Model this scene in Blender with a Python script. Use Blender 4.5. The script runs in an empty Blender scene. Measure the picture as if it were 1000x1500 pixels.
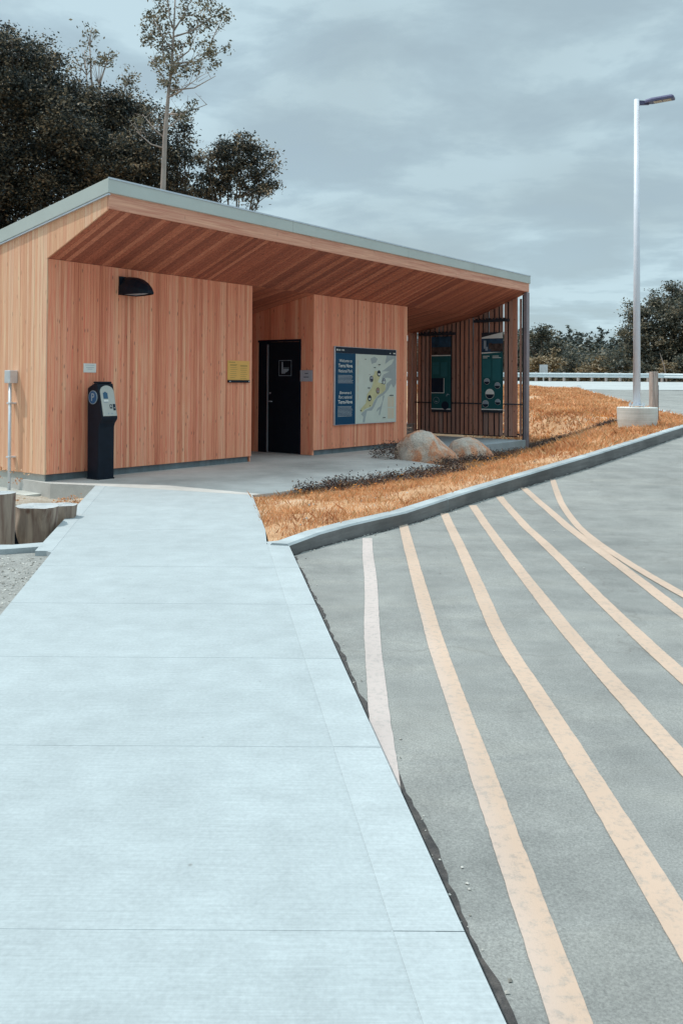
import bpy, bmesh, math, random
import numpy as np
from mathutils import Vector, Matrix
rnd = random.Random(7)
NR = np.random.default_rng(11)
R = math.radians
scene = bpy.context.scene
COL = scene.collection

# ------------------------------------------------------------ camera numbers
F, PX, PY, PITCH, ROLL, H = 1270., 500., 538., R(1.05), R(.35), 1.5
YAW = R(37.5)
OX, OY = -4.4176, 12.958                       # front left corner of the building
S = (math.sin(YAW), math.cos(YAW)); T = (-math.cos(YAW), math.sin(YAW))
def lw(s, t, z=0.): return Vector((OX + S[0]*s + T[0]*t, OY + S[1]*s + T[1]*t, z))
def pxz(px, py, Y):                            # rough photo position at distance Y -> metres
    return ((px-500)/F*Y, H + (558 + px*.007 - py)*Y/F)

# ------------------------------------------------------------ materials
def newmat(name):
    m = bpy.data.materials.new(name); m.use_nodes = True
    nt = m.node_tree; nt.nodes.clear()
    out = nt.nodes.new('ShaderNodeOutputMaterial'); b = nt.nodes.new('ShaderNodeBsdfPrincipled')
    nt.links.new(b.outputs[0], out.inputs[0])
    return m, nt, b
def N(nt, t, **kw):
    n = nt.nodes.new(t)
    for k, v in kw.items():
        if k.startswith('i_'):
            n.inputs[k[2:].replace('_', ' ')].default_value = v
        else: setattr(n, k, v)
    return n
def ramp(nt, fac, stops):
    r = nt.nodes.new('ShaderNodeValToRGB'); e = r.color_ramp.elements
    while len(e) < len(stops): e.new(.5)
    for i, (p, c) in enumerate(stops):
        e[i].position = p; e[i].color = (*c, 1) if len(c) == 3 else c
    nt.links.new(fac, r.inputs[0]); return r.outputs[0]
def noise(nt, vec, scale, detail=4, rough=.55, mapscale=None, dist=0):
    if mapscale:
        mp = N(nt, 'ShaderNodeMapping'); mp.inputs['Scale'].default_value = mapscale
        nt.links.new(vec, mp.inputs[0]); vec = mp.outputs[0]
    n = N(nt, 'ShaderNodeTexNoise'); n.inputs['Scale'].default_value = scale
    n.inputs['Detail'].default_value = detail; n.inputs['Roughness'].default_value = rough
    n.inputs['Distortion'].default_value = dist
    nt.links.new(vec, n.inputs['Vector']); return n.outputs['Fac']
def mix(nt, fac, a, b, mode='MIX'):
    m = N(nt, 'ShaderNodeMix', data_type='RGBA', blend_type=mode)
    for sock, v in ((m.inputs[0], fac), (m.inputs[6], a), (m.inputs[7], b)):
        if hasattr(v, 'links'): nt.links.new(v, sock)
        else: sock.default_value = v if isinstance(v, (int, float)) else (*v, 1)
    return m.outputs[2]
def bump(nt, b, h, strength, dist=.01):
    bp = N(nt, 'ShaderNodeBump'); bp.inputs['Strength'].default_value = strength
    bp.inputs['Distance'].default_value = dist
    nt.links.new(h, bp.inputs['Height']); nt.links.new(bp.outputs[0], b.inputs['Normal'])
def objc(nt): return N(nt, 'ShaderNodeTexCoord').outputs['Object']
def rand(nt): return N(nt, 'ShaderNodeNewGeometry').outputs['Random Per Island']
def math_(nt, op, a, b=0.):
    m = N(nt, 'ShaderNodeMath', operation=op)
    for s, v in ((m.inputs[0], a), (m.inputs[1], b)):
        if hasattr(v, 'links'): nt.links.new(v, s)
        else: s.default_value = v
    return m.outputs[0]

def plain(name, c, rough=.5, metal=0., var=.12, scale=6., bmp=0., emit=None):
    m, nt, b = newmat(name); v = objc(nt)
    n = noise(nt, v, scale, 5, .6)
    dark = tuple(x*(1-var) for x in c); light = tuple(min(1, x*(1+var)) for x in c)
    nt.links.new(ramp(nt, n, [(.3, dark), (.7, light)]), b.inputs['Base Color'])
    b.inputs['Roughness'].default_value = rough; b.inputs['Metallic'].default_value = metal; b.inputs['Specular IOR Level'].default_value = .5 if metal > .25 else .16
    if bmp: bump(nt, b, noise(nt, v, scale*8, 4), bmp, .01)
    return m

def wood(name, ms, stops, knots=.5, knotscale=(9, 9, 3.2), rough=.62, var=.5, grey=0.):
    """timber boards: tone per board, long grain streaks, knots"""
    m, nt, b = newmat(name); v = objc(nt); r = rand(nt)
    # shift the grain of each board
    cmb = N(nt, 'ShaderNodeCombineXYZ'); sh = math_(nt, 'MULTIPLY', r, 37.)
    for i in range(3): nt.links.new(sh, cmb.inputs[i])
    va = N(nt, 'ShaderNodeVectorMath', operation='ADD'); nt.links.new(v, va.inputs[0]); nt.links.new(cmb.outputs[0], va.inputs[1])
    vv = va.outputs[0]
    base = ramp(nt, r, stops)
    g = noise(nt, vv, 1., 5, .6, ms, .4)
    c = mix(nt, var, base, ramp(nt, g, [(.3, (.28, .2, .18)), (.5, (.52, .5, .49)), (.72, (.84, .8, .76))]), 'OVERLAY')
    g2 = noise(nt, v, 1., 3, .5, tuple(x*.07 for x in ms), 0)      # broad weathering down the wall
    c = mix(nt, .25, c, ramp(nt, g2, [(.3, (.4, .36, .36)), (.7, (.64, .62, .6))]), 'OVERLAY')
    vo = N(nt, 'ShaderNodeTexVoronoi'); vo.inputs['Scale'].default_value = 1.
    mp = N(nt, 'ShaderNodeMapping'); mp.inputs['Scale'].default_value = knotscale
    nt.links.new(vv, mp.inputs[0]); nt.links.new(mp.outputs[0], vo.inputs['Vector'])
    kf = ramp(nt, vo.outputs['Distance'], [(.06, (1, 1, 1)), (.16, (0, 0, 0))])
    kk = math_(nt, 'MULTIPLY', kf, knots)
    c = mix(nt, kk, c, (.12, .045, .03))
    nt.links.new(c, b.inputs['Base Color']); b.inputs['Roughness'].default_value = rough
    bump(nt, b, g, .25, .004)
    return m

def concrete(name, c, rough=.85, stain=.22, fine=60., bmp=.25, streak=None, specks=0):
    m, nt, b = newmat(name); v = objc(nt)
    n1 = noise(nt, v, .55, 6, .62); n2 = noise(nt, v, fine, 3, .6); n3 = noise(nt, v, 4., 6, .7)
    lo = tuple(x*(1-stain) for x in c); hi = tuple(min(1, x*(1+stain*.5)) for x in c)
    k = ramp(nt, n1, [(.32, lo), (.62, hi)])
    k = mix(nt, .35, k, ramp(nt, n3, [(.3, (.36, .36, .36)), (.7, (.62, .62, .62))]), 'OVERLAY')
    k = mix(nt, .3, k, ramp(nt, n2, [(.3, (.36, .36, .36)), (.7, (.62, .62, .62))]), 'OVERLAY')
    if streak:
        n4 = noise(nt, v, 1., 4, .6, streak)
        k = mix(nt, .5, k, ramp(nt, n4, [(.35, (.3, .3, .3)), (.65, (.62, .62, .62))]), 'OVERLAY')
    if specks:
        vo = N(nt, 'ShaderNodeTexVoronoi'); vo.inputs['Scale'].default_value = 3.4; nt.links.new(v, vo.inputs['Vector'])
        k = mix(nt, math_(nt, 'MULTIPLY', ramp(nt, vo.outputs['Distance'], [(.012, (1, 1, 1)), (.035, (0, 0, 0))]), specks), k, (.16, .16, .15))
        n8 = noise(nt, v, 3.1, 8, .75, (.5, 1.6, 1)); k = mix(nt, ramp(nt, n8, [(.62, (0, 0, 0)), (.72, (.3, .3, .3))]), k, tuple(x*.72 for x in c))
        n9 = noise(nt, v, 1., 3, .5, (4, 150, 1)); k = mix(nt, .16, k, ramp(nt, n9, [(.3, (.3, .3, .3)), (.7, (.7, .7, .7))]), 'OVERLAY')
    nt.links.new(k, b.inputs['Base Color']); b.inputs['Roughness'].default_value = rough
    bump(nt, b, n2, bmp, .003)
    return m

ASPH = (.226, .228, .222)
def asphalt_color(nt, v, c):
    n1 = noise(nt, v, .35, 6, .62, (1.3, .5, 1)); n2 = noise(nt, v, 120., 4, .75); n3 = noise(nt, v, 2.2, 8, .7)
    k = ramp(nt, n1, [(.3, tuple(x*.86 for x in c)), (.65, tuple(x*1.1 for x in c))])
    k = mix(nt, .6, k, ramp(nt, n2, [(.3, (.22, .22, .22)), (.5, (.5, .5, .5)), (.7, (.8, .8, .78))]), 'OVERLAY')
    k = mix(nt, .55, k, ramp(nt, n3, [(.3, (.32, .32, .31)), (.7, (.68, .68, .66))]), 'OVERLAY')
    n6 = noise(nt, v, .9, 5, .6, (.5, 2.2, 1), 1.2)
    k = mix(nt, .4, k, ramp(nt, n6, [(.3, (.36, .37, .37)), (.5, (.5, .5, .5)), (.72, (.66, .64, .6))]), 'OVERLAY')
    n7 = noise(nt, v, 1.6, 7, .7)
    k = mix(nt, ramp(nt, n7, [(.66, (0, 0, 0)), (.74, (.5, .5, .5))]), k, (.36, .35, .33))
    vo = N(nt, 'ShaderNodeTexVoronoi'); vo.inputs['Scale'].default_value = 3.2; nt.links.new(v, vo.inputs['Vector'])
    k = mix(nt, math_(nt, 'MULTIPLY', ramp(nt, vo.outputs['Distance'], [(.015, (1, 1, 1)), (.035, (0, 0, 0))]), .55), k, (.06, .055, .05))
    cr = N(nt, 'ShaderNodeTexVoronoi', feature='DISTANCE_TO_EDGE'); cr.inputs['Scale'].default_value = .32
    dn = N(nt, 'ShaderNodeTexNoise'); dn.inputs['Scale'].default_value = 1.7; dn.inputs['Detail'].default_value = 6; nt.links.new(v, dn.inputs['Vector'])
    ad = N(nt, 'ShaderNodeVectorMath', operation='ADD'); nt.links.new(v, ad.inputs[0]); nt.links.new(dn.outputs['Color'], ad.inputs[1]); nt.links.new(ad.outputs[0], cr.inputs['Vector'])
    k = mix(nt, math_(nt, 'MULTIPLY', ramp(nt, cr.outputs['Distance'], [(.0, (1, 1, 1)), (.006, (0, 0, 0))]), .3), k, (.12, .11, .1))
    return k, n2
def make_asphalt():
    m, nt, b = newmat('asphalt'); v = objc(nt); k, n2 = asphalt_color(nt, v, ASPH)
    nt.links.new(k, b.inputs['Base Color']); b.inputs['Roughness'].default_value = .9; bump(nt, b, n2, .5, .006); return m
def make_paint():
    m, nt, b = newmat('worn_line_paint'); v = objc(nt); k, n2 = asphalt_color(nt, v, ASPH)
    n = noise(nt, v, 26., 8, .75); n5 = noise(nt, v, 1.1, 3, .5)
    yc = N(nt, 'ShaderNodeSeparateXYZ'); nt.links.new(v, yc.inputs[0])
    # the line by the path is the faded pink white one, the rest are faded yellow
    near = ramp(nt, math_(nt, 'MULTIPLY', yc.outputs[0], .5), [(.2, (.47, .40, .375)), (.3, (.49, .355, .27))])
    tone = ramp(nt, n5, [(.3, (.43, .43, .43)), (.7, (.6, .6, .6))])
    p = mix(nt, .5, near, tone, 'OVERLAY')
    w = ramp(nt, n, [(.34, (.45, .45, .45)), (.5, (.95, .95, .95))])
    nt.links.new(mix(nt, w, k, p), b.inputs['Base Color']); b.inputs['Roughness'].default_value = .8
    bump(nt, b, n2, .35, .005); return m
def make_soil(name, stops, scale=1.2, stones=True):
    m, nt, b = newmat(name); v = objc(nt)
    n1 = noise(nt, v, scale, 8, .7); n2 = noise(nt, v, 40., 4, .7)
    k = ramp(nt, n1, stops)
    k = mix(nt, .55, k, ramp(nt, n2, [(.3, (.25, .25, .25)), (.7, (.72, .72, .72))]), 'OVERLAY')
    nt.links.new(k, b.inputs['Base Color']); b.inputs['Roughness'].default_value = .95; bump(nt, b, n2, .8, .02); return m
def leafmat(name, stops, trans=.0, rough=.55, drift=0):
    m, nt, b = newmat(name); r = rand(nt)
    if drift:
        nz = noise(nt, objc(nt), drift, 3, .6)
        r = math_(nt, 'ADD', math_(nt, 'MULTIPLY', r, .62), math_(nt, 'MULTIPLY', math_(nt, 'SUBTRACT', nz, .38), 1.15))
    nt.links.new(ramp(nt, r, stops), b.inputs['Base Color']); b.inputs['Roughness'].default_value = rough
    if trans:
        out = [n for n in nt.nodes if n.type == 'OUTPUT_MATERIAL'][0]
        tr = N(nt, 'ShaderNodeBsdfTranslucent'); ms = N(nt, 'ShaderNodeMixShader'); ms.inputs[0].default_value = trans
        nt.links.new(ramp(nt, r, stops), tr.inputs['Color'])
        nt.links.new(b.outputs[0], ms.inputs[1]); nt.links.new(tr.outputs[0], ms.inputs[2]); nt.links.new(ms.outputs[0], out.inputs[0])
    return m

CED = [(0., (.62, .215, .12)), (.3, (.78, .29, .17)), (.55, (.86, .34, .205)), (.8, (.88, .43, .27)), (1., (.81, .30, .19))]
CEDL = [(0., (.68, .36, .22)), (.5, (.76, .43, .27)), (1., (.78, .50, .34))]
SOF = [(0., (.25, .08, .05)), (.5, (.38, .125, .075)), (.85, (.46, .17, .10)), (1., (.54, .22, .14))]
SLT = [(0., (.30, .20, .17)), (.3, (.44, .22, .16)), (.65, (.52, .25, .17)), (1., (.40, .27, .23))]
M = dict(
 cedar=wood('cedar_cladding', (95, 95, 1.5), CED, var=.8, knots=.7, knotscale=(14, 14, 3.6)),
 cedar_side=wood('sunlit_tone_cedar', (60, 60, 1.2), CEDL, var=.55, knots=.3),  # paler copy of the cedar, sunlight on the side wall put into its colour
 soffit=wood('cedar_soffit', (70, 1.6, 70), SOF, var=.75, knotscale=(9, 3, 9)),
 fascia=wood('weathered_fascia_timber', (1.4, 40, 40), [(0, (.56, .28, .19)), (1, (.64, .33, .23))], var=.6, knots=.3),
 slat=wood('slat_timber', (55, 55, 1.6), SLT, knots=.8, knotscale=(8, 8, 5)),
 greywood=wood('grey_weathered_timber', (30, 30, 2.0), [(0, (.36, .33, .31)), (1, (.44, .38, .35))], knots=.4, var=.8),
 path=concrete('pale_broomed_concrete', (.345, .385, .40), stain=.07, bmp=.2, specks=.6),
 band=concrete('pale_band_concrete', (.365, .405, .42), stain=.07, bmp=.2, specks=.5),
 pad=concrete('grey_pad_concrete', (.47, .455, .43), stain=.28),
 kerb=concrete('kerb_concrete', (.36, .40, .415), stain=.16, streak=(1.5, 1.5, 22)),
 kerbface=concrete('shaded_kerb_face', (.17, .165, .16), stain=.45, streak=(1.5, 1.5, 26)),  # darker streaked kerb concrete, the shade of the face put into its colour
 found=concrete('foundation_concrete', (.16, .20, .22), stain=.3, streak=(7, 7, .6)),
 footing=concrete('footing_concrete', (.46, .47, .44), stain=.2),
 plinth=concrete('platform_concrete', (.34, .39, .41), stain=.25),
 lampbase=concrete('lamp_base_concrete', (.66, .67, .64), stain=.2, streak=(.6, .6, 26)),
 asphalt=make_asphalt(), paint=make_paint(),
 lotroad=concrete('pale_road_surface', (.40, .42, .42), stain=.08),
 verge=make_soil('dry_verge_soil', [(.3, (.30, .15, .08)), (.45, (.48, .27, .14)), (.6, (.56, .36, .22)), (.72, (.54, .46, .38))]),
 ground=make_soil('dry_meadow_ground', [(.3, (.12, .1, .05)), (.6, (.25, .15, .07))]),
 soil=make_soil('planter_soil', [(.3, (.2, .15, .1)), (.55, (.38, .33, .27)), (.75, (.5, .46, .40))]),
 darkedge=make_soil('dark_edge_mottle', [(.3, (.03, .03, .032)), (.65, (.09, .08, .075))], 14.),  # near-black mottle of the edge strips, the path's shadow line included
 gravel=make_soil('grey_gravel', [(.3, (.2, .2, .19)), (.7, (.34, .34, .32))], 6.),
 roofmetal=plain('pale_green_grey_metal', (.47, .52, .50), .42, .05, .05, 1.5),
 darkmetal=plain('dark_bronze_metal', (.03, .04, .055), .45, .3, .2),
 postmetal=plain('grey_violet_painted_steel', (.26, .23, .25), .5, .2, .1),
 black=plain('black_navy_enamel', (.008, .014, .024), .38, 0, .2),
 doorblack=plain('door_black_enamel', (.006, .011, .018), .45, 0, .2),
 edge=plain('brushed_aluminium', (.55, .6, .66), .35, .6, .1),
 galv=plain('galvanised_steel', (.62, .66, .70), .38, .45, .1, 9.),
 polemetal=plain('satin_light_steel', (.70, .73, .80), .35, .08, .06, 3.),
 white=plain('white_print', (.75, .77, .74), .6, 0, .02),
 navy=plain('navy_print', (.0, .055, .125), .4, 0, .05),
 ink=plain('dark_ink', (.012, .022, .04), .5, 0, .05),
 mappale=plain('map_pale_print', (.58, .64, .58), .5, 0, .03),
 mapgrey=plain('map_water_print', (.36, .41, .42), .5, 0, .04),
 mapyel=plain('map_park_print', (.56, .54, .32), .5, 0, .1),
 mapleg=plain('map_legend_print', (.62, .56, .44), .5, 0, .04),
 greyink=plain('grey_ink', (.30, .36, .42), .5, 0, .05),
 brownpic=plain('brown_photo_print', (.30, .20, .16), .5, 0, .4, 12.),
 greypic=plain('grey_photo_print', (.30, .32, .36), .5, 0, .5, 14.),
 yellow=plain('yellow_notice_print', (.80, .46, .14), .6, 0, .04),
 yelink=plain('brown_ink', (.38, .25, .08), .6, 0, .05),
 signgrey=plain('grey_plate', (.42, .42, .47), .5, 0, .04),
 teal=plain('teal_panel_print', (.018, .105, .115), .4, 0, .06),
 teal2=plain('teal_text_block_print', (.03, .15, .17), .4, 0, .06),
 photo_hi=plain('dim_landscape_print', (.03, .07, .12), .4, 0, .6, 4.),
 photo_lo=plain('dim_forest_print', (.07, .05, .045), .4, 0, .7, 9.),
 metergrey=plain('grey_machine_face', (.46, .48, .45), .45, 0, .04),
 screen=plain('machine_screen_glass', (.05, .12, .2), .15, 0, .1),
 badge=plain('blue_badge', (.03, .10, .22), .4, 0, .05),
 lens=plain('lamp_lens_panel', (.5, .42, .32), .3, 0, .35, 20.),
 lamphead=plain('violet_grey_lamp_housing', (.10, .10, .17), .4, .2, .1),
 rail=plain('guardrail_zinc', (.62, .68, .70), .45, .3, .08),
 bark=concrete('bark', (.13, .10, .08), stain=.4, fine=25, bmp=.8, streak=(14, 14, 1.2)),
 palebark=concrete('pale_smooth_bark', (.34, .28, .25), stain=.35, fine=25, bmp=.5, streak=(14, 14, 1.2)),
 stump=wood('weathered_stump_wood', (16, 16, 1.3), [(0, (.20, .16, .13)), (1, (.28, .23, .19))], knots=.7, knotscale=(5, 5, 4), var=1., rough=.9),
 stumptop=concrete('sawn_stump_top', (.42, .44, .45), stain=.35, fine=20, bmp=.6),
)
LEAFD = [(0., (.012, .022, .026)), (.42, (.036, .046, .042)), (.62, (.14, .115, .075)), (.84, (.38, .29, .19)), (1., (.58, .46, .32))]
LEAFM = [(0., (.025, .04, .04)), (.4, (.06, .072, .06)), (.68, (.21, .18, .12)), (1., (.42, .33, .22))]
LEAFP = [(0., (.04, .05, .04)), (.5, (.13, .12, .08)), (1., (.32, .26, .17))]
LEAFB = [(0., (.11, .085, .05)), (.5, (.22, .165, .09)), (1., (.36, .26, .15))]
M['leafd'] = leafmat('dark_broadleaf', LEAFD, .3, drift=1.3)
M['leafm'] = leafmat('mid_broadleaf', LEAFM, .38, drift=.5)
M['leafp'] = leafmat('pale_sparse_leaf', LEAFP, .25)
M['leafb'] = leafmat('brownish_shrub_leaf', LEAFB, .2)
M['leafblue'] = leafmat('distant_forest_leaf', [(0., (.03, .045, .045)), (.6, (.06, .075, .065)), (1., (.12, .12, .09))], 0)  # bluish haze of distance put into the leaf colour
M['grass'] = leafmat('dry_orange_grass', [(0., (.30, .13, .06)), (.2, (.54, .21, .085)), (.32, (.46, .31, .15)), (.5, (.72, .34, .15)), (.8, (.82, .50, .27)), (1., (.86, .68, .48))], .25, .7, drift=.9)
M['weed'] = leafmat('dark_weed_leaf', [(0., (.03, .028, .03)), (.5, (.075, .05, .045)), (.9, (.17, .085, .055)), (1., (.5, .4, .27))], .2, .6)
M['litter'] = leafmat('orange_leaf', [(0., (.42, .18, .08)), (.6, (.62, .32, .16)), (1., (.7, .5, .32))], .2, .7)
M['flower'] = leafmat('orange_flower', [(0., (.8, .28, .04)), (1., (.85, .42, .10))], .2, .7)
M['pebble'] = leafmat('pale_pebble', [(0., (.18, .17, .15)), (1., (.6, .58, .54))], 0, .9)
def make_rock():
    m, nt, b = newmat('granite_boulder'); v = objc(nt)
    n1 = noise(nt, v, 2.2, 6, .65, None, .6); n2 = noise(nt, v, 45., 4, .7); n3 = noise(nt, v, 6., 6, .7)
    k = ramp(nt, n1, [(.40, (.50, .44, .38)), (.50, (.54, .39, .30)), (.57, (.58, .25, .13)), (.66, (.52, .37, .28))])
    k = mix(nt, .6, k, ramp(nt, n2, [(.3, (.2, .2, .2)), (.7, (.78, .78, .78))]), 'OVERLAY')
    k = mix(nt, .5, k, ramp(nt, n3, [(.3, (.3, .3, .3)), (.7, (.7, .7, .7))]), 'OVERLAY')
    nt.links.new(k, b.inputs['Base Color']); b.inputs['Roughness'].default_value = .9; bump(nt, b, n2, .7, .02); return m
M['rock'] = make_rock()

# ------------------------------------------------------------ mesh building
class MB:
    def __init__(s): s.v = []; s.f = []; s.mi = []; s.m = 0
    def quadmesh(s, vs, fs):
        o = len(s.v); s.v += [tuple(p) for p in vs]; s.f += [tuple(i+o for i in f) for f in fs]; s.mi += [s.m]*len(fs); return s
    def hexa(s, p):     # 8 points: bottom 4 ccw, top 4
        return s.quadmesh(p, [(3, 2, 1, 0), (4, 5, 6, 7), (0, 1, 5, 4), (1, 2, 6, 5), (2, 3, 7, 6), (3, 0, 4, 7)])
    def box(s, x0, x1, y0, y1, z0, z1):
        return s.hexa([(x0, y0, z0), (x1, y0, z0), (x1, y1, z0), (x0, y1, z0), (x0, y0, z1), (x1, y0, z1), (x1, y1, z1), (x0, y1, z1)])
    def prism(s, poly, axis, a, b):
        """polygon of 2D points extruded along axis 0/1/2 from a to b"""
        def P(u, v, w): return {0: (w, u, v), 1: (u, w, v), 2: (u, v, w)}[axis]
        n = len(poly); vs = [P(u, v, a) for u, v in poly] + [P(u, v, b) for u, v in poly]
        return s.quadmesh(vs, [tuple(range(n))[::-1], tuple(range(n, 2*n))] + [(i, (i+1) % n, n+(i+1) % n, n+i) for i in range(n)])
    def tube(s, pts, rads, n=8, caps=True):
        pts = [Vector(p) for p in pts]
        if isinstance(rads, (int, float)): rads = [rads]*len(pts)
        vs = []; fs = []
        for i, p in enumerate(pts):
            d = (pts[min(i+1, len(pts)-1)] - pts[max(i-1, 0)]).normalized()
            a = d.cross(Vector((0, 0, 1)) if abs(d.z) < .9 else Vector((1, 0, 0))).normalized(); b = d.cross(a)
            for k in range(n):
                t = 2*math.pi*k/n; vs.append(p + (a*math.cos(t) + b*math.sin(t))*rads[i])
        for i in range(len(pts)-1):
            for k in range(n):
                fs.append((i*n+k, i*n+(k+1) % n, (i+1)*n+(k+1) % n, (i+1)*n+k))
        if caps: fs += [tuple(range(n))[::-1], tuple(range((len(pts)-1)*n, len(pts)*n))]
        return s.quadmesh(vs, fs)
    def face(s, pts): return s.quadmesh(pts, [tuple(range(len(pts)))])
    def build(s, name, mats, parent=None, bevel=0, smooth=False, fix=True):
        me = bpy.data.meshes.new(name); me.from_pydata(s.v, [], s.f)
        if not isinstance(mats, (list, tuple)): mats = [mats]
        for m in mats: me.materials.append(M[m] if isinstance(m, str) else m)
        me.polygons.foreach_set('material_index', s.mi)
        if fix:
            bm = bmesh.new(); bm.from_mesh(me); bmesh.ops.recalc_face_normals(bm, faces=bm.faces); bm.to_mesh(me); bm.free()
        if smooth: me.polygons.foreach_set('use_smooth', [True]*len(me.polygons))
        me.update()
        o = bpy.data.objects.new(name, me); COL.objects.link(o); o.parent = parent
        if bevel:
            b = o.modifiers.new('bevel', 'BEVEL'); b.width = bevel; b.segments = 2; b.limit_method = 'ANGLE'
        return o
def npmesh(name, verts, faces_n, mat, parent=None, smooth=False):
    """verts (K, n, 3) array: one separate n-gon each"""
    k = len(verts); me = bpy.data.meshes.new(name)
    me.vertices.add(k*faces_n); me.vertices.foreach_set('co', verts.reshape(-1).astype(np.float32))
    me.loops.add(k*faces_n); me.loops.foreach_set('vertex_index', np.arange(k*faces_n, dtype=np.int32))
    me.polygons.add(k); me.polygons.foreach_set('loop_start', np.arange(0, k*faces_n, faces_n, dtype=np.int32))
    me.polygons.foreach_set('loop_total', np.full(k, faces_n, dtype=np.int32))
    me.materials.append(M[mat]); me.update(calc_edges=True)
    o = bpy.data.objects.new(name, me); COL.objects.link(o); o.parent = parent
    return o
def tag(o, label=None, cat=None, group=None, kind=None):
    if label: o['label'] = label
    if cat: o['category'] = cat
    if group: o['group'] = group
    if kind: o['kind'] = kind
    return o
def root(name, loc, rz, label, cat, group=None):
    o = bpy.data.objects.new(name, None); o.empty_display_size = .2; COL.objects.link(o)
    o.location = loc; o.rotation_euler = (0, 0, rz); return tag(o, label, cat, group)
BR = math.pi/2 - YAW            # building rotation about z
def broot(name, s, t, z, label, cat, group=None): return root(name, lw(s, t, z), BR, label, cat, group)
FONT = None
def text(mb, body, size, place, align='CENTER', bold=0., sx=1., italic=0.):
    """lettering laid on a vertical face; place(u, v) -> xyz"""
    cu = bpy.data.curves.new('t', 'FONT'); cu.body = body; cu.size = size; cu.align_x = align; cu.align_y = 'CENTER'
    cu.offset = bold; cu.shear = italic; cu.resolution_u = 3
    ob = bpy.data.objects.new('t', cu); COL.objects.link(ob)
    dg = bpy.context.evaluated_depsgraph_get(); me = ob.evaluated_get(dg).to_mesh()
    vs = [place(v.co.x*sx, v.co.y) for v in me.vertices]; fs = [tuple(p.vertices) for p in me.polygons]
    mb.quadmesh(vs, fs)
    ob.evaluated_get(dg).to_mesh_clear(); bpy.data.objects.remove(ob); bpy.data.curves.remove(cu)

# ------------------------------------------------------------ terrain functions
def hA(y):      # height of the car park surface against distance
    return np.interp(y, [-5, 3, 8, 10, 11.8, 13.9, 15.3, 19.6, 26, 35, 45, 60, 90, 160, 700],
                        [-.07, -.07, -.09, -.12, -.1, 0, .08, .32, .5, .88, 1.22, 1.72, 1.6, 1.2, .5])
KB = [(8.0, -.47, .11), (8.25, -.36, .13), (9.0, .12, .15), (10.01, .77, .15), (11.74, 1.79, .17), (13.85, 3.36, .19), (15.25, 4.45, .2),
      (17.4, 6.0, .2), (19.57, 7.55, .2), (22.2, 9.25, .2), (24, 9.95, .16), (26, 10.25, .12), (31, 10.6, .12), (38, 11.5, .1), (45, 12.5, .08), (52, 14.3, .06)]
KY = np.array([k[0] for k in KB]); KX = np.array([k[1] for k in KB]); KH = np.array([k[2] for k in KB])
def xL(y):      # left edge of the asphalt
    return np.where(y < 8, -.47 + (8-y)*.1457, np.interp(y, KY, KX))
ctrl = []
for y in np.arange(8.2, 50, .6):
    ctrl.append((float(np.interp(y, KY, KX))-.22, y, float(hA(y)+np.interp(y, KY, KH))-.03))
for s_ in np.arange(.9, 6.5, .6): p = lw(s_, -3.5); ctrl.append((p.x, p.y, -.05))
for s_, t_, z_ in [(2, -1, -.15), (5, -1, -.15), (7, -2.5, -.08), (8, -1, -.13), (8.5, -2.8, -.12), (9.5, -2.2, -.17), (11, -1.6, -.24), (12, -1.6, -.26), (13.1, -1.6, -.24), (13.6, -1.4, -.2),
                   (12, 1, -.3), (8, 2, -.3), (13.7, 0, -.12), (13.8, 2, .05), (13.8, 4, .3), (10, 5, .1), (5, 5, -.1), (14.6, -1.6, .0), (15, 0, .22)]:
    p = lw(s_, t_); ctrl.append((p.x, p.y, z_))
ctrl += [(7.1, 21.2, .46), (6.4, 20.7, .42), (8.0, 22.3, .5), (6.5, 25, .72), (8, 35, 1.1), (9, 45, 1.42), (3, 45, 1.4), (-4, 30, .3), (3, 33, .9), (10.5, 52, 1.62), (5.5, 28, .72)]
ctrl += [(-1.0, 9.5, -.03), (-1.25, 11.4, -.03), (-.75, 8.5, -.03)]
CT = np.array(ctrl)
def hV(x, y):
    x = np.asarray(x, float); y = np.asarray(y, float); sh = x.shape; x = x.ravel(); y = y.ravel()
    d = (x[:, None]-CT[None, :, 0])**2 + (y[:, None]-CT[None, :, 1])**2 + .06
    w = d**-1.6; z = (w*CT[None, :, 2]).sum(1)/w.sum(1)
    return z.reshape(sh)

def gridmesh(name, X, Y, Z, mat, smooth=True):
    r, c = X.shape; vs = np.stack([X, Y, Z], -1).reshape(-1, 3)
    fs = [(i*c+j, i*c+j+1, (i+1)*c+j+1, (i+1)*c+j) for i in range(r-1) for j in range(c-1)]
    mb = MB(); mb.quadmesh(vs.tolist(), fs); return mb.build(name, mat, smooth=smooth, fix=False)

# big ground to the horizon
ys = np.array([-40, -10, 0, 5, 10, 15, 20, 25, 30, 35, 40, 45, 50, 55, 60, 70, 90, 130, 200, 320, 500, 900.])
xs = np.array([-900, -400, -200, -100, -60, -40, -25, -15, -8, 0, 8, 15, 25, 40, 60, 100, 200, 400, 900.])
X, Y = np.meshgrid(xs, ys); Z = hA(Y) - np.interp(Y, [35, 60], [.75, .1]) + 0*X
tag(gridmesh('ground', X, Y, Z, 'ground'), kind='structure')
# far forested hill
ys = np.linspace(150, 320, 18); xs = np.linspace(-200, 260, 60); X, Y = np.meshgrid(xs, ys)
def hH(x, y): return 1.0 + 7.6*np.exp(-((y-235)/50)**2)*(.72+.28*np.sin(x*.045-1.1)+.1*np.sin(x*.13))
tag(gridmesh('hill', X, Y, hH(X, Y), 'ground'), kind='structure')
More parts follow.
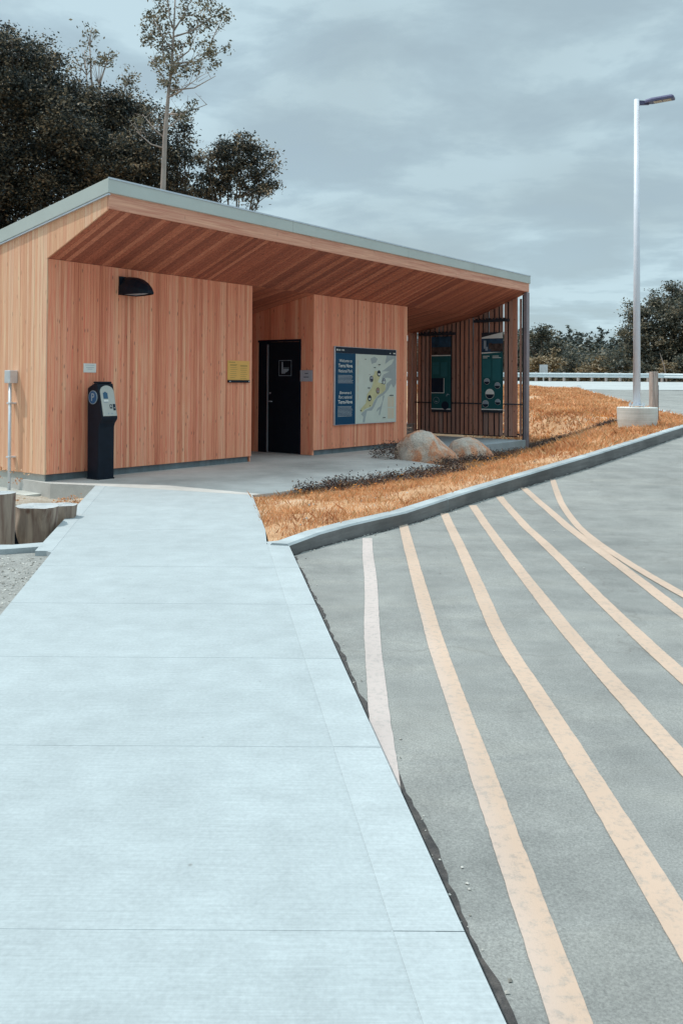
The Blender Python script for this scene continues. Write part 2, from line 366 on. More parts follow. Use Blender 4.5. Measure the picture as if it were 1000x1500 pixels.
# asphalt car park
ys = np.concatenate([np.arange(-4, 28, .35), np.arange(28, 46.5, 1.)]); u = np.linspace(0, 1, 40)**1.7
X = np.array([[float(xL(y)) + (70-float(xL(y)))*k for k in u] for y in ys]); Y = np.repeat(ys[:, None], 40, 1)
Z = hA(Y) + .012*np.sin(X*.9+Y*.3)*np.clip((X-xL(Y)-.5), 0, 1)
tag(gridmesh('car_park', X, Y, Z, 'asphalt'), kind='structure')
# pale road beyond
ys = np.arange(45.5, 62, 1.5); xs = np.linspace(-60, 140, 40); X, Y = np.meshgrid(xs, ys)
tag(gridmesh('road', X, Y, hA(Y)+.012, 'lotroad'), kind='structure')
# verge between path, building and kerb
ys = np.concatenate([np.arange(8.18, 30, .22), np.arange(30, 47, 1.)]); rows = []
for y in ys:
    x1 = float(np.interp(y, KY, KX))-.17
    x0 = -.66 - (y-8.16)*.1507 + .0 if y < 11.8 else -1.9
    if y > 11.8: x0 = -1.2 if y < 20 else -1.2-(y-20)*.4
    rows.append(x0 + (x1-x0)*np.linspace(0, 1, 60))
X = np.array(rows); Y = np.repeat(ys[:, None], 60, 1); Z = hV(X, Y)
Z = Z + .018*np.sin(X*7.1+Y*3)*np.cos(Y*6.3-X*2)*(np.linspace(0, 1, 60) < .98)[None, :]
tag(gridmesh('verge', X, Y, Z, 'verge'), kind='structure')

# kerb along the island
def kerb_strip(name, y0, y1, lab=None):
    mb = MB(); ys = np.arange(y0, y1, .5); prof = []
    for i, y in enumerate(ys):
        a = np.array([np.interp(y-.2, KY, KX), y-.2]); b = np.array([np.interp(y+.2, KY, KX), y+.2]); d = (b-a)/np.linalg.norm(b-a)
        nx, ny = -d[1], d[0]; x = np.interp(y, KY, KX); z = float(hA(y)); h = float(np.interp(y, KY, KH))
        prof.append([(x, y, z-.25), (x, y, z+h-.02), (x+nx*.02, y+ny*.02, z+h), (x+nx*.17, y+ny*.17, z+h), (x+nx*.18, y+ny*.18, z+h-.02), (x+nx*.18, y+ny*.18, z-.25)])
    vs = [p for pr in prof for p in pr]; n = 6
    fs = [(i*n+k, i*n+(k+1) % n, (i+1)*n+(k+1) % n, (i+1)*n+k) for i in range(len(prof)-1) for k in range(n)] + [tuple(range(n)), tuple(range((len(prof)-1)*n, len(prof)*n))]
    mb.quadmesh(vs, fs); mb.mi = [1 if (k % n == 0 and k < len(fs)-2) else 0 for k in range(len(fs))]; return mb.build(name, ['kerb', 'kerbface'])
segs = [8.0, 11.0, 14.0, 17.0, 20.0, 51.0]
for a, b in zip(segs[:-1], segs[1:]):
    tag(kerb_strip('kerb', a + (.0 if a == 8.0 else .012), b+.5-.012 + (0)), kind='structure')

# path slabs, bands and pad
def xE(y, off=0): return -.47 + (8-y)*.1457 - off                   # outer edge of the right band
def xP(y): return -3.38 + (12.5-y)*.1738                            # left groove
mb = MB(); ys = [12.5, 10.62, 8.85, 7.08, 5.9, 4.75, 3.6, 2.4, 1.2, 0, -1.5, -3]
for a, b in zip(ys[:-1], ys[1:]):
    y1, y0 = a-.002, b+.002
    def rgt(y): return xE(y, .20) if y <= 8.1 else -.66-(y-8.16)*.1507
    rp = [(rgt(y0), y0), (rgt(y1), y1)]
    if y0 < 8.1 < y1: rp = [(rgt(y0), y0), (rgt(8.1), 8.1), (rgt(y1), y1)]
    poly = [(xP(y0)+.002, y0)] + rp + [(xP(y1)+.002, y1)]
    if a == 12.5: poly = [(xP(y0)+.004, y0), (rgt(y0), y0), (-1.18, 11.605), (xP(12.5), 12.5)]
    mb.prism(poly, 2, -.3, 0)
o = mb.build('path', 'path'); tag(o, kind='structure')
mb = MB()
for a, b in zip(ys[2:-1], ys[3:]):
    y1, y0 = min(a, 8.09)-.002, b+.002
    mb.prism([(xE(y0, .195), y0), (xE(y0, .0), y0), (xE(y1, 0), y1), (xE(y1, .195), y1)], 2, -.3, .001)
mb.prism([(-.675, 8.095), (-.487, 8.095), (-.44, 8.17), (-.57, 8.28), (-.70, 8.2)], 2, -.3, .0012)
mb.prism([(-3.54, 12.55), (xP(12.49)-.003, 12.49), (xP(7.7)-.003, 7.7), (-2.70, 7.7)], 2, -.3, .001)
tag(mb.build('path_edging', 'band'), kind='structure')
mb = MB(); mb.prism([(-3.5, 12.4), (-1.25, 11.4), (-.78, 8.2), (-.52, 7.9), (.18, 3), (.95, -2.3), (-.75, -2.3), (-2.5, 7.6), (-2.7, 7.8)], 2, -.32, -.0009)
tag(mb.build('path_bedding', 'path'), kind='structure')
mb = MB()
pad = [(.1, 1.8), (-.05, -.02), (-.05, -.22), (.225, -.93), (.905, -3.39), (1.24, -3.46), (4.2, -3.46), (6.2, -3.2), (6.8, -1.7), (9.6, -.4), (9.6, 1.8), (6.5, 1.8), (6.5, 4.7), (4.3, 4.7), (4.3, 1.8)]
mb.prism([tuple(lw(s, t).xy) for s, t in pad], 2, -.35, .0)
tag(mb.build('pavement', 'pad'), kind='structure')
# planter on the left with its cross kerb, gravel before it
mb = MB(); mb.prism([(-14, 7.35), (-3.0, 7.75), (-2.70, 7.9), (-2.76, 8.1), (-3.0, 7.97), (-14, 7.57)], 2, -.35, .002); tag(mb.build('kerb', 'band'), kind='structure')
Xg, Yg = np.meshgrid(np.linspace(-16, -2.45, 60), np.linspace(7.6, 15, 36)); Zg = -.30 + .05*np.sin(Xg*5+Yg*3)*np.cos(Yg*4) + np.clip((Yg-9.5)*.05, 0, .1)
Zg = np.where(Xg > -3.0-(Yg-7.7)*.11+.0, np.minimum(Zg, -.12), Zg)
tag(gridmesh('planter_soil', Xg, Yg, Zg, 'soil'), kind='structure')
mb = MB(); mb.prism([(-16, -3), (-.9, -3), (-2.1, 5.77), (-2.45, 7.7), (-2.7, 7.85), (-3.0, 7.76), (-16, 7.4)], 2, -.4, -.045); tag(mb.build('gravel', 'gravel'), kind='structure')

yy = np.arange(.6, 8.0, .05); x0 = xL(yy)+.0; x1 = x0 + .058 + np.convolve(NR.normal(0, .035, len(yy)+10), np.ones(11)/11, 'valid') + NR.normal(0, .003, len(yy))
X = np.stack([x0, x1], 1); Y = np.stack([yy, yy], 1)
tag(gridmesh('dark_edge_strip', X, Y, hA(Y)+.003, 'darkedge'), kind='structure')  # dark strip standing in for the shadow and crack along the path edge
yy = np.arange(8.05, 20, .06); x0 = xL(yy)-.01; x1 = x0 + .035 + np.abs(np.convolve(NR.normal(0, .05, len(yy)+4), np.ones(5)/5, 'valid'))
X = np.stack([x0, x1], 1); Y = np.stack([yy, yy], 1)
tag(gridmesh('dark_edge_strip', X, Y, hA(Y)+.003, 'darkedge'), kind='structure')  # dark ragged strip along the kerb foot
# ------------------------------------------------------------ painted lines
ST = [[(0.28, 9.04), (0.25, 8.0), (0.25, 7.01), (0.2, 5.48), (0.19, 4.25)], [(0.72, 10.01), (0.67, 8.56), (0.62, 6.79), (0.58, 5.2), (0.58, 4.25)],
      [(1.29, 10.81), (1.2, 8.98), (1.11, 7.37), (0.99, 5.35), (1.0, 4.26)], [(1.74, 11.5), (1.67, 9.95), (1.54, 7.64), (1.45, 5.5), (1.43, 4.27)],
      [(2.23, 12.24), (2.16, 10.85), (2.06, 8.68), (1.91, 6.23), (1.85, 4.71)], [(2.72, 12.97), (2.70, 11.84), (2.65, 10.81), (2.57, 9.49), (2.48, 7.94), (2.41, 6.48), (2.37, 6.02)],
      [(3.35, 13.75), (3.12, 12.55), (2.92, 11.43), (2.73, 10.08), (2.63, 9.08), (2.585, 8.14), (2.58, 7.47), (2.60, 6.61), (2.68, 5.0)]]
for k, st in enumerate(ST):
    st = st + [(st[-1][0] + (.0 if k < 6 else .5) - .01*k, 1.2)]
    yy = np.arange(1.2, st[0][1], .04); px = np.interp(yy, [p[1] for p in st][::-1], [p[0] for p in st][::-1])
    w = .052 if k else .05
    sm = np.ones(9)/9; px = np.convolve(np.pad(px, 14, mode='reflect', reflect_type='odd'), np.ones(29)/29, 'valid')
    jg = lambda: np.convolve(NR.normal(0, .0025, len(yy)+8), sm, 'valid') + NR.normal(0, .0008, len(yy))
    w = w*(1 if k < 6 else .85); a = px - w + jg(); b = px + w + jg()
    X = np.stack([a, px, b], 1); Y = np.repeat(yy[:, None], 3, 1)
    z = hA(Y) + .012*np.sin(X*.9+Y*.3)*np.clip((X-xL(Y)-.5), 0, 1) + .004 + (.002 if k == 6 else 0)
    tag(gridmesh('painted_line', X, Y, z, 'paint'), kind='structure')

# ------------------------------------------------------------ the building
B = broot('rest_area_building', 0, 0, 0, 'low cedar clad rest stop building with a mono-pitched metal roof and deep soffit', 'building')
SL, TF = 13.414, -1.458
def zs(t):      # soffit height
    return 3.35 + (-t)*.394 if t < 0 else 3.35 - t*.195
def zr(t): return 4.345 - (t-TF)*.164
def front_boards(mb, s0, s1, t, zb, zt, w=.058, gap=.003, out=-1, th=.022, extra=()):
    s = s0
    while s < s1-.01:
        ww = min(w*rnd.choice([.8, 1, 1, 1.25]), s1-s)
        if s1-s-ww < .03: ww = s1-s
        d = rnd.uniform(0, .0025)
        mb.box(s+gap/2, s+ww-gap/2, *(sorted((t, t-out*(th)) )), zb, zt) if d < 0 else mb.box(s+gap/2, s+ww-gap/2, *(sorted((t+out*d, t-out*th))), zb, zt)
        s += ww
def side_boards(mb, t0, t1, s, zb, ztf, w=.075, gap=.003, out=-1, th=.022, zbf=None):
    t = t0
    while t < t1-.01:
        ww = min(w*rnd.choice([.8, 1, 1, 1.25]), t1-t)
        if t1-t-ww < .03: ww = t1-t
        a, b = t+gap/2, t+ww-gap/2; d = rnd.uniform(0, .0025)
        x0, x1 = sorted((s+out*d, s-out*th))
        z0a, z0b = (zb, zb) if zbf is None else (zbf(a), zbf(b))
        mb.hexa([(x0, a, z0a), (x1, a, z0a), (x1, b, z0b), (x0, b, z0b), (x0, a, ztf(a)), (x1, a, ztf(a)), (x1, b, ztf(b)), (x0, b, ztf(b))])
        t += ww
CB = .107
S1, S2, S3 = 4.456, 6.305, 9.835
mb = MB(); front_boards(mb, .024, S1, 0, CB, 3.345); mb.box(.1, S1-.03, .024, .1, CB+.004, 3.34)
tag(mb.build('wall', 'cedar', B), 'front wall of reddish vertical cedar boards left of the doorway')
mb = MB(); front_boards(mb, S2, S3, 0, CB, 3.345); mb.box(S2+.03, S3-.03, .024, .1, CB+.004, 3.34)
mb.box(8.49, 8.53, -.006, .0, CB, 3.345)
tag(mb.build('wall', 'cedar', B), 'front wall of cedar boards between doorway and slatted end')
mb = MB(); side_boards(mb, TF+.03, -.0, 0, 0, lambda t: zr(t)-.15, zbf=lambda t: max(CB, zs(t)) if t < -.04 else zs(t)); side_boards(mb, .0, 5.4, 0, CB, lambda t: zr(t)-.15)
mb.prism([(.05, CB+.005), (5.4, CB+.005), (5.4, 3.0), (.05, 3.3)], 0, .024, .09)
tag(mb.build('wall', 'cedar_side', B), 'left side wall of cedar boards coloured paler for sunlight')
# recess: return wall with the door, back wall, hidden left wall
mb = MB(); zt = lambda t: zs(t)-.002
side_boards(mb, .024, .34, S2, CB-.1, zt); side_boards(mb, .34, 1.562, S2, 2.425, zt, zbf=lambda t: 2.425); side_boards(mb, 1.562, 4.6, S2, 0, zt)
mb.box(S2+.024, S2+.06, .03, .33, 0, 3.2)
tag(mb.build('wall', 'cedar', B))
mb = MB(); front_boards(mb, S1, S2, 4.6, 0, zs(4.6)-.002); mb.box(S1, S2, 4.63, 4.7, 0, 2.4); tag(mb.build('wall', 'cedar', B))
mb = MB(); side_boards(mb, .024, 4.6, S1, 0, zt, out=1); mb.box(S1-.08, S1-.03, .1, 4.6, 0, 2.4); tag(mb.build('wall', 'cedar', B))
mb = MB(); side_boards(mb, .024, 2.05, S3, CB, zt, out=1); tag(mb.build('wall', 'cedar', B))
mb = MB(); front_boards(mb, .0, SL-3.5, 5.42, -.2, zr(5.4)-.18, out=1); mb.box(.05, SL-3.55, 5.3, 5.39, -.2, 3.0); tag(mb.build('wall', 'cedar', B))
mb = MB(); mb.box(S3-.1, S3-.03, 2.1, 5.4, -.2, 2.4); tag(mb.build('wall', 'cedar', B))
# soffit boards
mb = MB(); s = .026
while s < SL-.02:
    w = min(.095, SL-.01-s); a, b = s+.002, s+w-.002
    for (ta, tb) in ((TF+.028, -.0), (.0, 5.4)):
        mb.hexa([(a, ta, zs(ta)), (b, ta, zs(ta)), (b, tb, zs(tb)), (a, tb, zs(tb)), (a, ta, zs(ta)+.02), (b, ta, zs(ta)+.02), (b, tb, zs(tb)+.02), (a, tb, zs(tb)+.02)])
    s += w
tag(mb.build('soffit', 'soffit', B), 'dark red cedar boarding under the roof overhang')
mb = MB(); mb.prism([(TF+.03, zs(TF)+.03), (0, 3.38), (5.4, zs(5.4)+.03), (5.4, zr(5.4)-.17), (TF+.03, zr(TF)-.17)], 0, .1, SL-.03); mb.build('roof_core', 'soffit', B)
# roof
mb = MB(); zt0 = lambda t: zr(t)
for a, b in ((-.035, 3.9), (3.903, 7.6), (7.603, 10.4), (10.403, SL+.03)):
    mb.prism([(TF-.03, zr(TF-.03)-.205), (TF-.03, zr(TF-.03)), (5.6, zr(5.6)), (5.6, zr(5.6)-.22)], 0, a, b)
roof = mb.build('roof', 'roofmetal', B, bevel=.006); tag(roof, 'pale grey green sheet metal roof with upstand edge')
mb = MB(); mb.box(-.042, SL+.037, TF-.038, TF-.031, zr(TF)-.012, zr(TF)+.012)
mb.prism([(TF-.03, zr(TF)-.235), (TF-.03, zr(TF)-.215), (5.6, zr(5.6)-.235), (5.6, zr(5.6)-.25)], 0, -.038, -.0)
mb.build('drip_edge', 'edge', roof)
mb = MB()
for a, b in ((.0, 4.44), (4.443, 8.9), (8.903, SL)): mb.box(a, b, TF-.004, TF+.026, 3.925, 4.142)
tag(mb.build('fascia_board', 'fascia', B), 'weathered pinkish timber board along the roof front')
# right gable over the slats
mb = MB(); side_boards(mb, TF+.03, 5.4, SL, 0, lambda t: zr(t)-.18, out=1, zbf=lambda t: zs(t)+.0); mb.build('gable', 'cedar', B)
# foundation
mb = MB(); mb.box(.05, S1-.05, .045, 5.3, -.4, CB-.002); mb.box(S2+.05, S3-.05, .045, 5.3, -.4, CB-.0025); tag(mb.build('foundation', 'found', B), 'dark concrete plinth under the cladding')
mb = MB(); mb.box(.03, .2, .05, 5.35, -.45, CB-.003); mb.build('foundation', 'footing', B)
mb = MB(); mb.box(-.30, .03, .02, 5.35, -.5, -.17); mb.build('footing', 'footing', B)
# door
D = tag(MB().box(S2+.03, S2+.07, .385, 1.285, .012, 2.375).build('door', 'doorblack', B, bevel=.004), 'black washroom door')
mb = MB(); mb.box(S2-.012, S2+.08, .335, .38, 0, 2.425); mb.box(S2-.012, S2+.08, .38, 1.56, 2.38, 2.425); mb.box(S2+.012, S2+.08, 1.31, 1.56, 0, 2.38); mb.build('door_frame', 'black', B, bevel=.003)
mb = MB(); mb.box(S2+.008, S2+.075, 1.288, 1.308, .0, 2.33); mb.build('frame_edge', 'edge', B)
mb = MB(); mb.tube([(S2+.03, 1.225, 1.10), (S2-.03, 1.225, 1.10)], .014, 10); mb.tube([(S2-.03, 1.23, 1.10), (S2-.03, 1.12, 1.10)], .011, 8); mb.build('handle', 'edge', D, smooth=True); mb = MB(); mb.tube([(S2+.03, 1.225, 1.28), (S2+.018, 1.225, 1.28)], .02, 12); mb.build('lock', 'edge', D)
mb = MB(); xx = S2+.0265
def dq(pts, x=xx): mb.face([(x, t, z) for t, z in pts])
for a, b, c, d in ((.98, .97, 1.65, 1.985), (.635, .625, 1.65, 1.985)): dq([(a, c), (b, c), (b, d), (a, d)])
for c, d in ((1.65, 1.66), (1.975, 1.985)): dq([(.97, c), (.635, c), (.635, d), (.97, d)])
dq([(.905, 1.70), (.905, 1.95), (.865, 1.95), (.855, 1.70)]); dq([(.852, 1.70), (.852, 1.80), (.70, 1.80), (.70, 1.77), (.75, 1.735), (.80, 1.72), (.80, 1.70)]); dq([(.852, 1.825), (.69, 1.825), (.69, 1.815), (.852, 1.815)])
_pic = mb
for z in (.25, 1.2, 2.15): MB().box(S2+.012, S2+.034, .372, .396, z, z+.11).build('hinge', 'edge', D)
mb = _pic
tag(mb.build('pictogram', 'greyink', D), 'pale toilet symbol in a square outline')
# slatted end: platform, posts, slats, rails
mb = MB(); mb.box(S3-.02, SL-.13, TF+.02, 2.6, -.6, .05); tag(mb.build('platform', 'plinth', B, bevel=.01), 'raised concrete floor of the slatted shelter')
SC = 13.35
mb = MB(); t = -1.02; gaps = [-.70, -1.21]
pat = []
t = 2.05
while t > -1.12:
    w = rnd.choice([.085, .085, .12]); g = .05
    if -.80 > t > -1.1: g = .006; w = .11
    pat.append((t-w, t)); t -= w+g
for a, b in pat: mb.hexa([(SC-.02, a, .13), (SC+.02, a, .13), (SC+.02, b, .13), (SC-.02, b, .13), (SC-.02, a, zs(a)-.01), (SC+.02, a, zs(a)-.01), (SC+.02, b, zs(b)-.01), (SC-.02, b, zs(b)-.01)])
mb.hexa([(SC-.02, -1.285, .13), (SC+.02, -1.285, .13), (SC+.02, -1.235, .13), (SC-.02, -1.235, .13), (SC-.02, -1.285, 3.75), (SC+.02, -1.285, 3.75), (SC+.02, -1.235, 3.75), (SC-.02, -1.235, 3.75)])
tag(mb.build('slat_screen', 'slat', B), 'screen of narrow vertical timber slats closing the shelter end')
mb = MB(); t = 1.97
while t > -1.12:       # outer layer of slats covers most gaps
    if not (t-.105 < -.69 < t): mb.hexa([(SC+.05, t-.105, .1), (SC+.075, t-.105, .1), (SC+.075, t, .1), (SC+.05, t, .1), (SC+.05, t-.105, zs(t-.1)+.04), (SC+.075, t-.105, zs(t-.1)+.04), (SC+.075, t, zs(t)+.0), (SC+.05, t, zs(t)+.0)])
    t -= .12
mb.build('slat_backing', 'darkmetal', B)  # dark finish puts the shade of the gaps into the backing colour
mb = MB(); mb.box(SC-.07, SC+.10, TF-.0, TF+.085, -.45, 3.915); tag(mb.build('post', 'postmetal', B, bevel=.004), 'slim violet grey steel corner post')
mb = MB(); mb.box(SC-.02, SC+.06, -1.345, -1.315, -.2, 3.85); mb.build('post', 'darkmetal', B)
mb = MB(); mb.tube([(SC-.045, TF+.06, .975), (SC-.045, 2.03, .975)], .016, 8); mb.build('rail', 'darkmetal', B, smooth=True)
for za, zb in ((1.99, 2.03), (.155, .2)): MB().box(SC+.021, SC+.048, TF+.09, 2.05, za, zb).build('rail', 'darkmetal', B)
# back screen with low boarded wall and bench step
mb = MB(); s = S3+.02
while s < SL-.05:
    w = rnd.choice([.085, .11]);
    if not (SL-.52 < s < SL-.44): mb.box(s, s+w, 2.05, 2.09, .36, zs(2.05)-.005)
    s += w+(.04)
mb.box(SL-.02-.12, SL-.02, 2.0, 2.09, .05, zs(2.05)-.005); mb.build('slat_screen', 'slat', B)
mb = MB()
for k in range(3): mb.box(S3+.01, SL-.16, 2.02, 2.07, .055+k*.1, .145+k*.1)
mb.box(S3+.01, SL-.16, 1.95, 2.1, .352, .372); tag(mb.build('low_wall', 'greywood', B), 'grey boarded upstand behind the slats')

# ------------------------------------------------------------ things fixed to the building
def onfront(mb, off):   # place(u,v) factory on a front face, local coordinates of the root
    return lambda cx, cz: (lambda u, v: (cx+u, off, cz+v))
# map sign
sx, sz = 6.965, .602
G = broot('map_sign', sx, 0, sz, 'large framed park map board with navy text column and pale map', 'sign')
W_, H_ = 2.345, 1.69
MB().box(0, W_, -.045, -.004, 0, H_).build('frame', 'edge', G, bevel=.003)
mb = MB()
def FP(pts, y, mi): mb.m = mi; mb.face([(a-sx, y, b-sz) for a, b in pts])
y0 = -.0475
FP([(sx+.02, 2.15), (sx+.02, 2.285), (sx+W_-.02, 2.285), (sx+W_-.02, 2.15)], y0, 1)
FP([(sx+.02, .61), (sx+.02, 2.149), (7.70, 2.149), (7.70, .61)], y0, 0)
FP([(7.702, .615), (7.702, 2.148), (9.29, 2.148), (9.29, .615)], y0, 2)
w1 = [(8.9, 2.145), (9.288, 2.145), (9.288, 1.5), (9.19, 1.4), (9.09, 1.5), (8.97, 1.36), (8.82, 1.26), (8.55, 1.16), (8.43, 0.99), (8.32, 0.89), (8.14, 0.89), (8.09, 0.76), (8.05, 0.63), (7.98, 0.64), (8.0, 0.76), (7.91, 0.82), (8.06, 0.9), (8.32, 0.97), (8.4, 1.09), (8.55, 1.21), (8.85, 1.34), (8.91, 1.5), (9.12, 1.61), (8.94, 1.64), (8.7, 1.6), (8.78, 1.71), (9.03, 1.78), (8.72, 1.78), (9.12, 1.96), (9.21, 2.08), (9.03, 2.04), (8.84, 1.95)]
w2 = [(8.76, 1.228), (8.82, 1.222), (8.74, 1.05), (8.7, 0.92), (8.64, 0.78), (8.6, 0.78), (8.63, 0.92), (8.49, 0.85), (8.55, 0.94), (8.66, 0.98), (8.73, 1.09)]
w3 = [(8.26, 2.06), (8.42, 2.11), (8.54, 2.06), (8.48, 1.98), (8.31, 1.94)]
FP(w1, y0-.002, 3); FP(w2, y0-.0025, 3); FP(w3, y0-.002, 3)
FP([(8.43, 1.79), (8.6, 1.77), (8.63, 1.65), (8.55, 1.53), (8.85, 1.48), (8.86, 1.36), (8.73, 1.28), (8.55, 1.23), (8.4, 1.11), (8.32, 0.99), (8.06, 0.93), (7.95, 0.86), (7.88, 0.89), (7.92, 0.95), (8.09, 1.06), (8.14, 1.26), (8.31, 1.4), (8.37, 1.53), (8.25, 1.63), (8.4, 1.7)], y0-.004, 4)
for k in range(2):
    for j in range(2): FP([(8.95+j*.14, .69+k*.27), (9.075+j*.14, .69+k*.27), (9.075+j*.14, .93+k*.27), (8.95+j*.14, .93+k*.27)], y0-.002, 5)
def disc(cx, cz, r, y, mi, n=20, a0=0, a1=360): FP([(cx+r*math.cos(R(a0+(a1-a0)*i/n)), cz+r*math.sin(R(a0+(a1-a0)*i/n))) for i in range(n+(a1-a0 < 360))], y, mi)
for k, (cx, cz) in enumerate([(8.59, 1.73), (8.3, 1.6), (8.79, 1.55), (8.55, 1.34), (8.23, 1.17)]):
    disc(cx, cz, .072, y0-.006, 1); disc(cx, cz, .062, y0-.008, (1, 7, 7, 8, 1)[k]); disc(cx, cz, .045, y0-.010, (6, 1, 2, 7, 2)[k], 10, 180, 360)
for i in range(5): FP([(7.78+i*.0, 2.02-i*.19), (7.80, 2.02-i*.19), (7.80, 2.02-i*.19-.13), (7.78, 2.02-i*.19-.13)], y0-.002, 5)
for cx, cz, w in [(8.06, 2.04, .04), (8.6, 1.93, .09), (8.42, 1.86, .07), (8.2, 1.4, .1), (7.90, .90, .05), (8.24, 1.0, .04), (8.22, 1.7, .02), (8.7, 1.5, .04), (8.8, .72, .1), (9.1, 1.23, .16)]:
    FP([(cx-w/2, cz-.008), (cx+w/2, cz-.008), (cx+w/2, cz+.008), (cx-w/2, cz+.008)], y0-.0115, 1)
mb.build('map_print', ['navy', 'ink', 'mappale', 'mapgrey', 'mapyel', 'mapleg', 'white', 'greypic', 'brownpic'], G, fix=False)
mb = MB(); pf = lambda cx, cz: (lambda u, v: (cx-sx+u, y0-.003, cz-sz+v))
text(mb, 'Welcome to', .092, pf(7.335, 1.985), bold=.0004, italic=.25, sx=.98)
text(mb, 'Terra Nova', .105, pf(7.335, 1.878), bold=.0016)
text(mb, 'National Park', .098, pf(7.335, 1.765), sx=.93)
text(mb, 'Bienvenue à', .088, pf(7.335, 1.295), bold=.0004, italic=.25, sx=.98)
text(mb, 'Parc national', .098, pf(7.335, 1.20), sx=.93)
text(mb, 'Terra-Nova', .105, pf(7.335, 1.095), bold=.0016)
def bars(x0, x1, zt_, n, step, h, y, jag=.12):
    for i in range(n):
        xe = x1 - rnd.random()*jag*(x1-x0); z = zt_-i*step
        mb.face([(x0-sx, y, z-h-sz), (xe-sx, y, z-h-sz), (xe-sx, y, z-sz), (x0-sx, y, z-sz)])
bars(7.07, 7.62, 1.675, 7, .027, .0055, y0-.003); bars(7.07, 7.61, 1.0, 9, .026, .005, y0-.003)
bars(7.02, 7.06, 2.235, 1, .1, .035, y0-.003, 0); bars(7.075, 7.17, 2.23, 2, .02, .008, y0-.003); bars(7.2, 7.3, 2.232, 2, .02, .008, y0-.003)
bars(9.02, 9.07, 2.21, 1, .1, .02, y0-.003); bars(9.17, 9.26, 2.215, 1, .1, .025, y0-.003)
mb.build('lettering', 'white', G, fix=False)
# yellow notice and its dark rail
G = broot('yellow_notice', 3.80, 0, 1.50, 'yellow notice sheet of two text columns above a dark rail on the cedar wall', 'sign')
MB().box(0, .575, -.014, -.003, .05, .41).build('board', 'yellow', G)
mb = MB(); mb.box(-.0, .575, -.04, -.003, -.0, .046); mb.build('ledge', 'black', G, bevel=.012)
mb = MB(); sx, sz = 0, 0
bars(.03, .21, .385, 1, .1, .014, -.0155); bars(.06, .25, .34, 2, .017, .009, -.0155); bars(.33, .52, .33, 2, .02, .010, -.0155)
for i in range(6): bars(.06, .25, .285-i*.038, 1, .1, .007, -.0155, .35); bars(.33, .53, .275-i*.038, 1, .1, .007, -.0155, .3)
mb.build('print', 'yelink', G, fix=False)
for a in (.035, .54): mb = MB(); mb.tube([(a, -.04, .023), (a, -.046, .023)], .012, 10); mb.build('screw', 'edge', G)
# small white notice
G = broot('wall_notice', .662, 0, 1.645, 'small white paper notice on the cedar wall above the pay machine', 'sign')
MB().box(0, .232, -.012, -.003, 0, .142).build('board', 'white', G)
mb = MB()
for z, a, b in ((.112, .03, .2), (.076, .045, .19), (.05, .07, .16)): mb.face([(a, -.0135, z), (b, -.0135, z), (b, -.0135, z+.006), (a, -.0135, z+.006)])
mb.build('print', 'greyink', G, fix=False)
# grey plate by the door
G = broot('door_plate', S2, .02, 1.535, 'grey square plate with two short dark words beside the black door', 'sign')
MB().box(-.014, -.003, .0, .325, 0, .235).build('board', 'signgrey', G)
mb = MB()
for z, a, b in ((.155, .11, .20), (.08, .09, .235)):
    n = 4 if z > .1 else 6
    for i in range(n):
        w = (b-a)/n; mb.face([(-.0155, a+i*w+.004, z), (-.0155, a+(i+1)*w-.002, z), (-.0155, a+(i+1)*w-.002, z+.02), (-.0155, a+i*w+.004, z+.02)])
mb.build('print', 'ink', G, fix=False)
# wall lamp: half dome hood
G = broot('wall_lamp', 1.5, 0, 2.91, 'black curved hood lamp high on the cedar front wall', 'wall lamp')
mb = MB(); prof = [(-.0, .30), (-.10, .30), (-.22, .285), (-.34, .25), (-.45, .19), (-.52, .13), (-.565, .06), (-.585, .0)]
vs = []; nw = 9
def hoodpt(t, z, k):
    u = (k/(nw-1))*2-1; ww = .17*math.sqrt(max(.0, 1-(t/-.60)**2))+.015; return (u*ww, t, z*(1-.55*abs(u)**3.2))
for t_, z_ in prof:
    for k in range(nw): vs.append(hoodpt(t_, z_, k))
fs = [(i*nw+k, i*nw+k+1, (i+1)*nw+k+1, (i+1)*nw+k) for i in range(len(prof)-1) for k in range(nw-1)]
o0 = len(vs)
for t_, z_ in prof: vs += [(hoodpt(t_, z_, 0)[0], t_, 0), (hoodpt(t_, z_, nw-1)[0], t_, 0)]
for i in range(len(prof)-1):
    fs += [(i*nw, (i+1)*nw, o0+2*(i+1), o0+2*i), (i*nw+nw-1, (i+1)*nw+nw-1, o0+2*(i+1)+1, o0+2*i+1)]
mb.quadmesh(vs, fs); mb.box(-.18, .18, -.03, -.003, 0, .30); mb.build('hood', 'black', G, smooth=False)
mb = MB(); mb.prism([(-.13, -.05), (.13, -.05), (.11, -.3), (.05, -.46), (-.05, -.46), (-.11, -.3)], 2, .012, .03); mb.build('diffuser', 'greyink', G)
# pay machine
G = broot('pay_machine', .82, -.245, 0, 'black parking pay machine with grey slanted face and round P badge', 'pay machine')
w = .145; prof = [(.135, 0), (-.145, 0), (-.145, .80), (-.165, .86), (-.225, .93), (-.225, .955), (-.10, 1.475), (-.02, 1.48), (.14, 1.41), (.15, 1.39)]
mb = MB(); mb.prism([(a, b) for a, b in prof], 0, -w, w); mb.build('cabinet', 'black', G, bevel=.012)
mb = MB(); mb.box(-w+.03, w-.03, -.11, .05, 1.478, 1.505); mb.build('cap', 'black', G, bevel=.01)
mb = MB(); mb.box(-w-.006, w+.006, -.15, .14, -.0, .02); mb.build('base_plate', 'black', G)
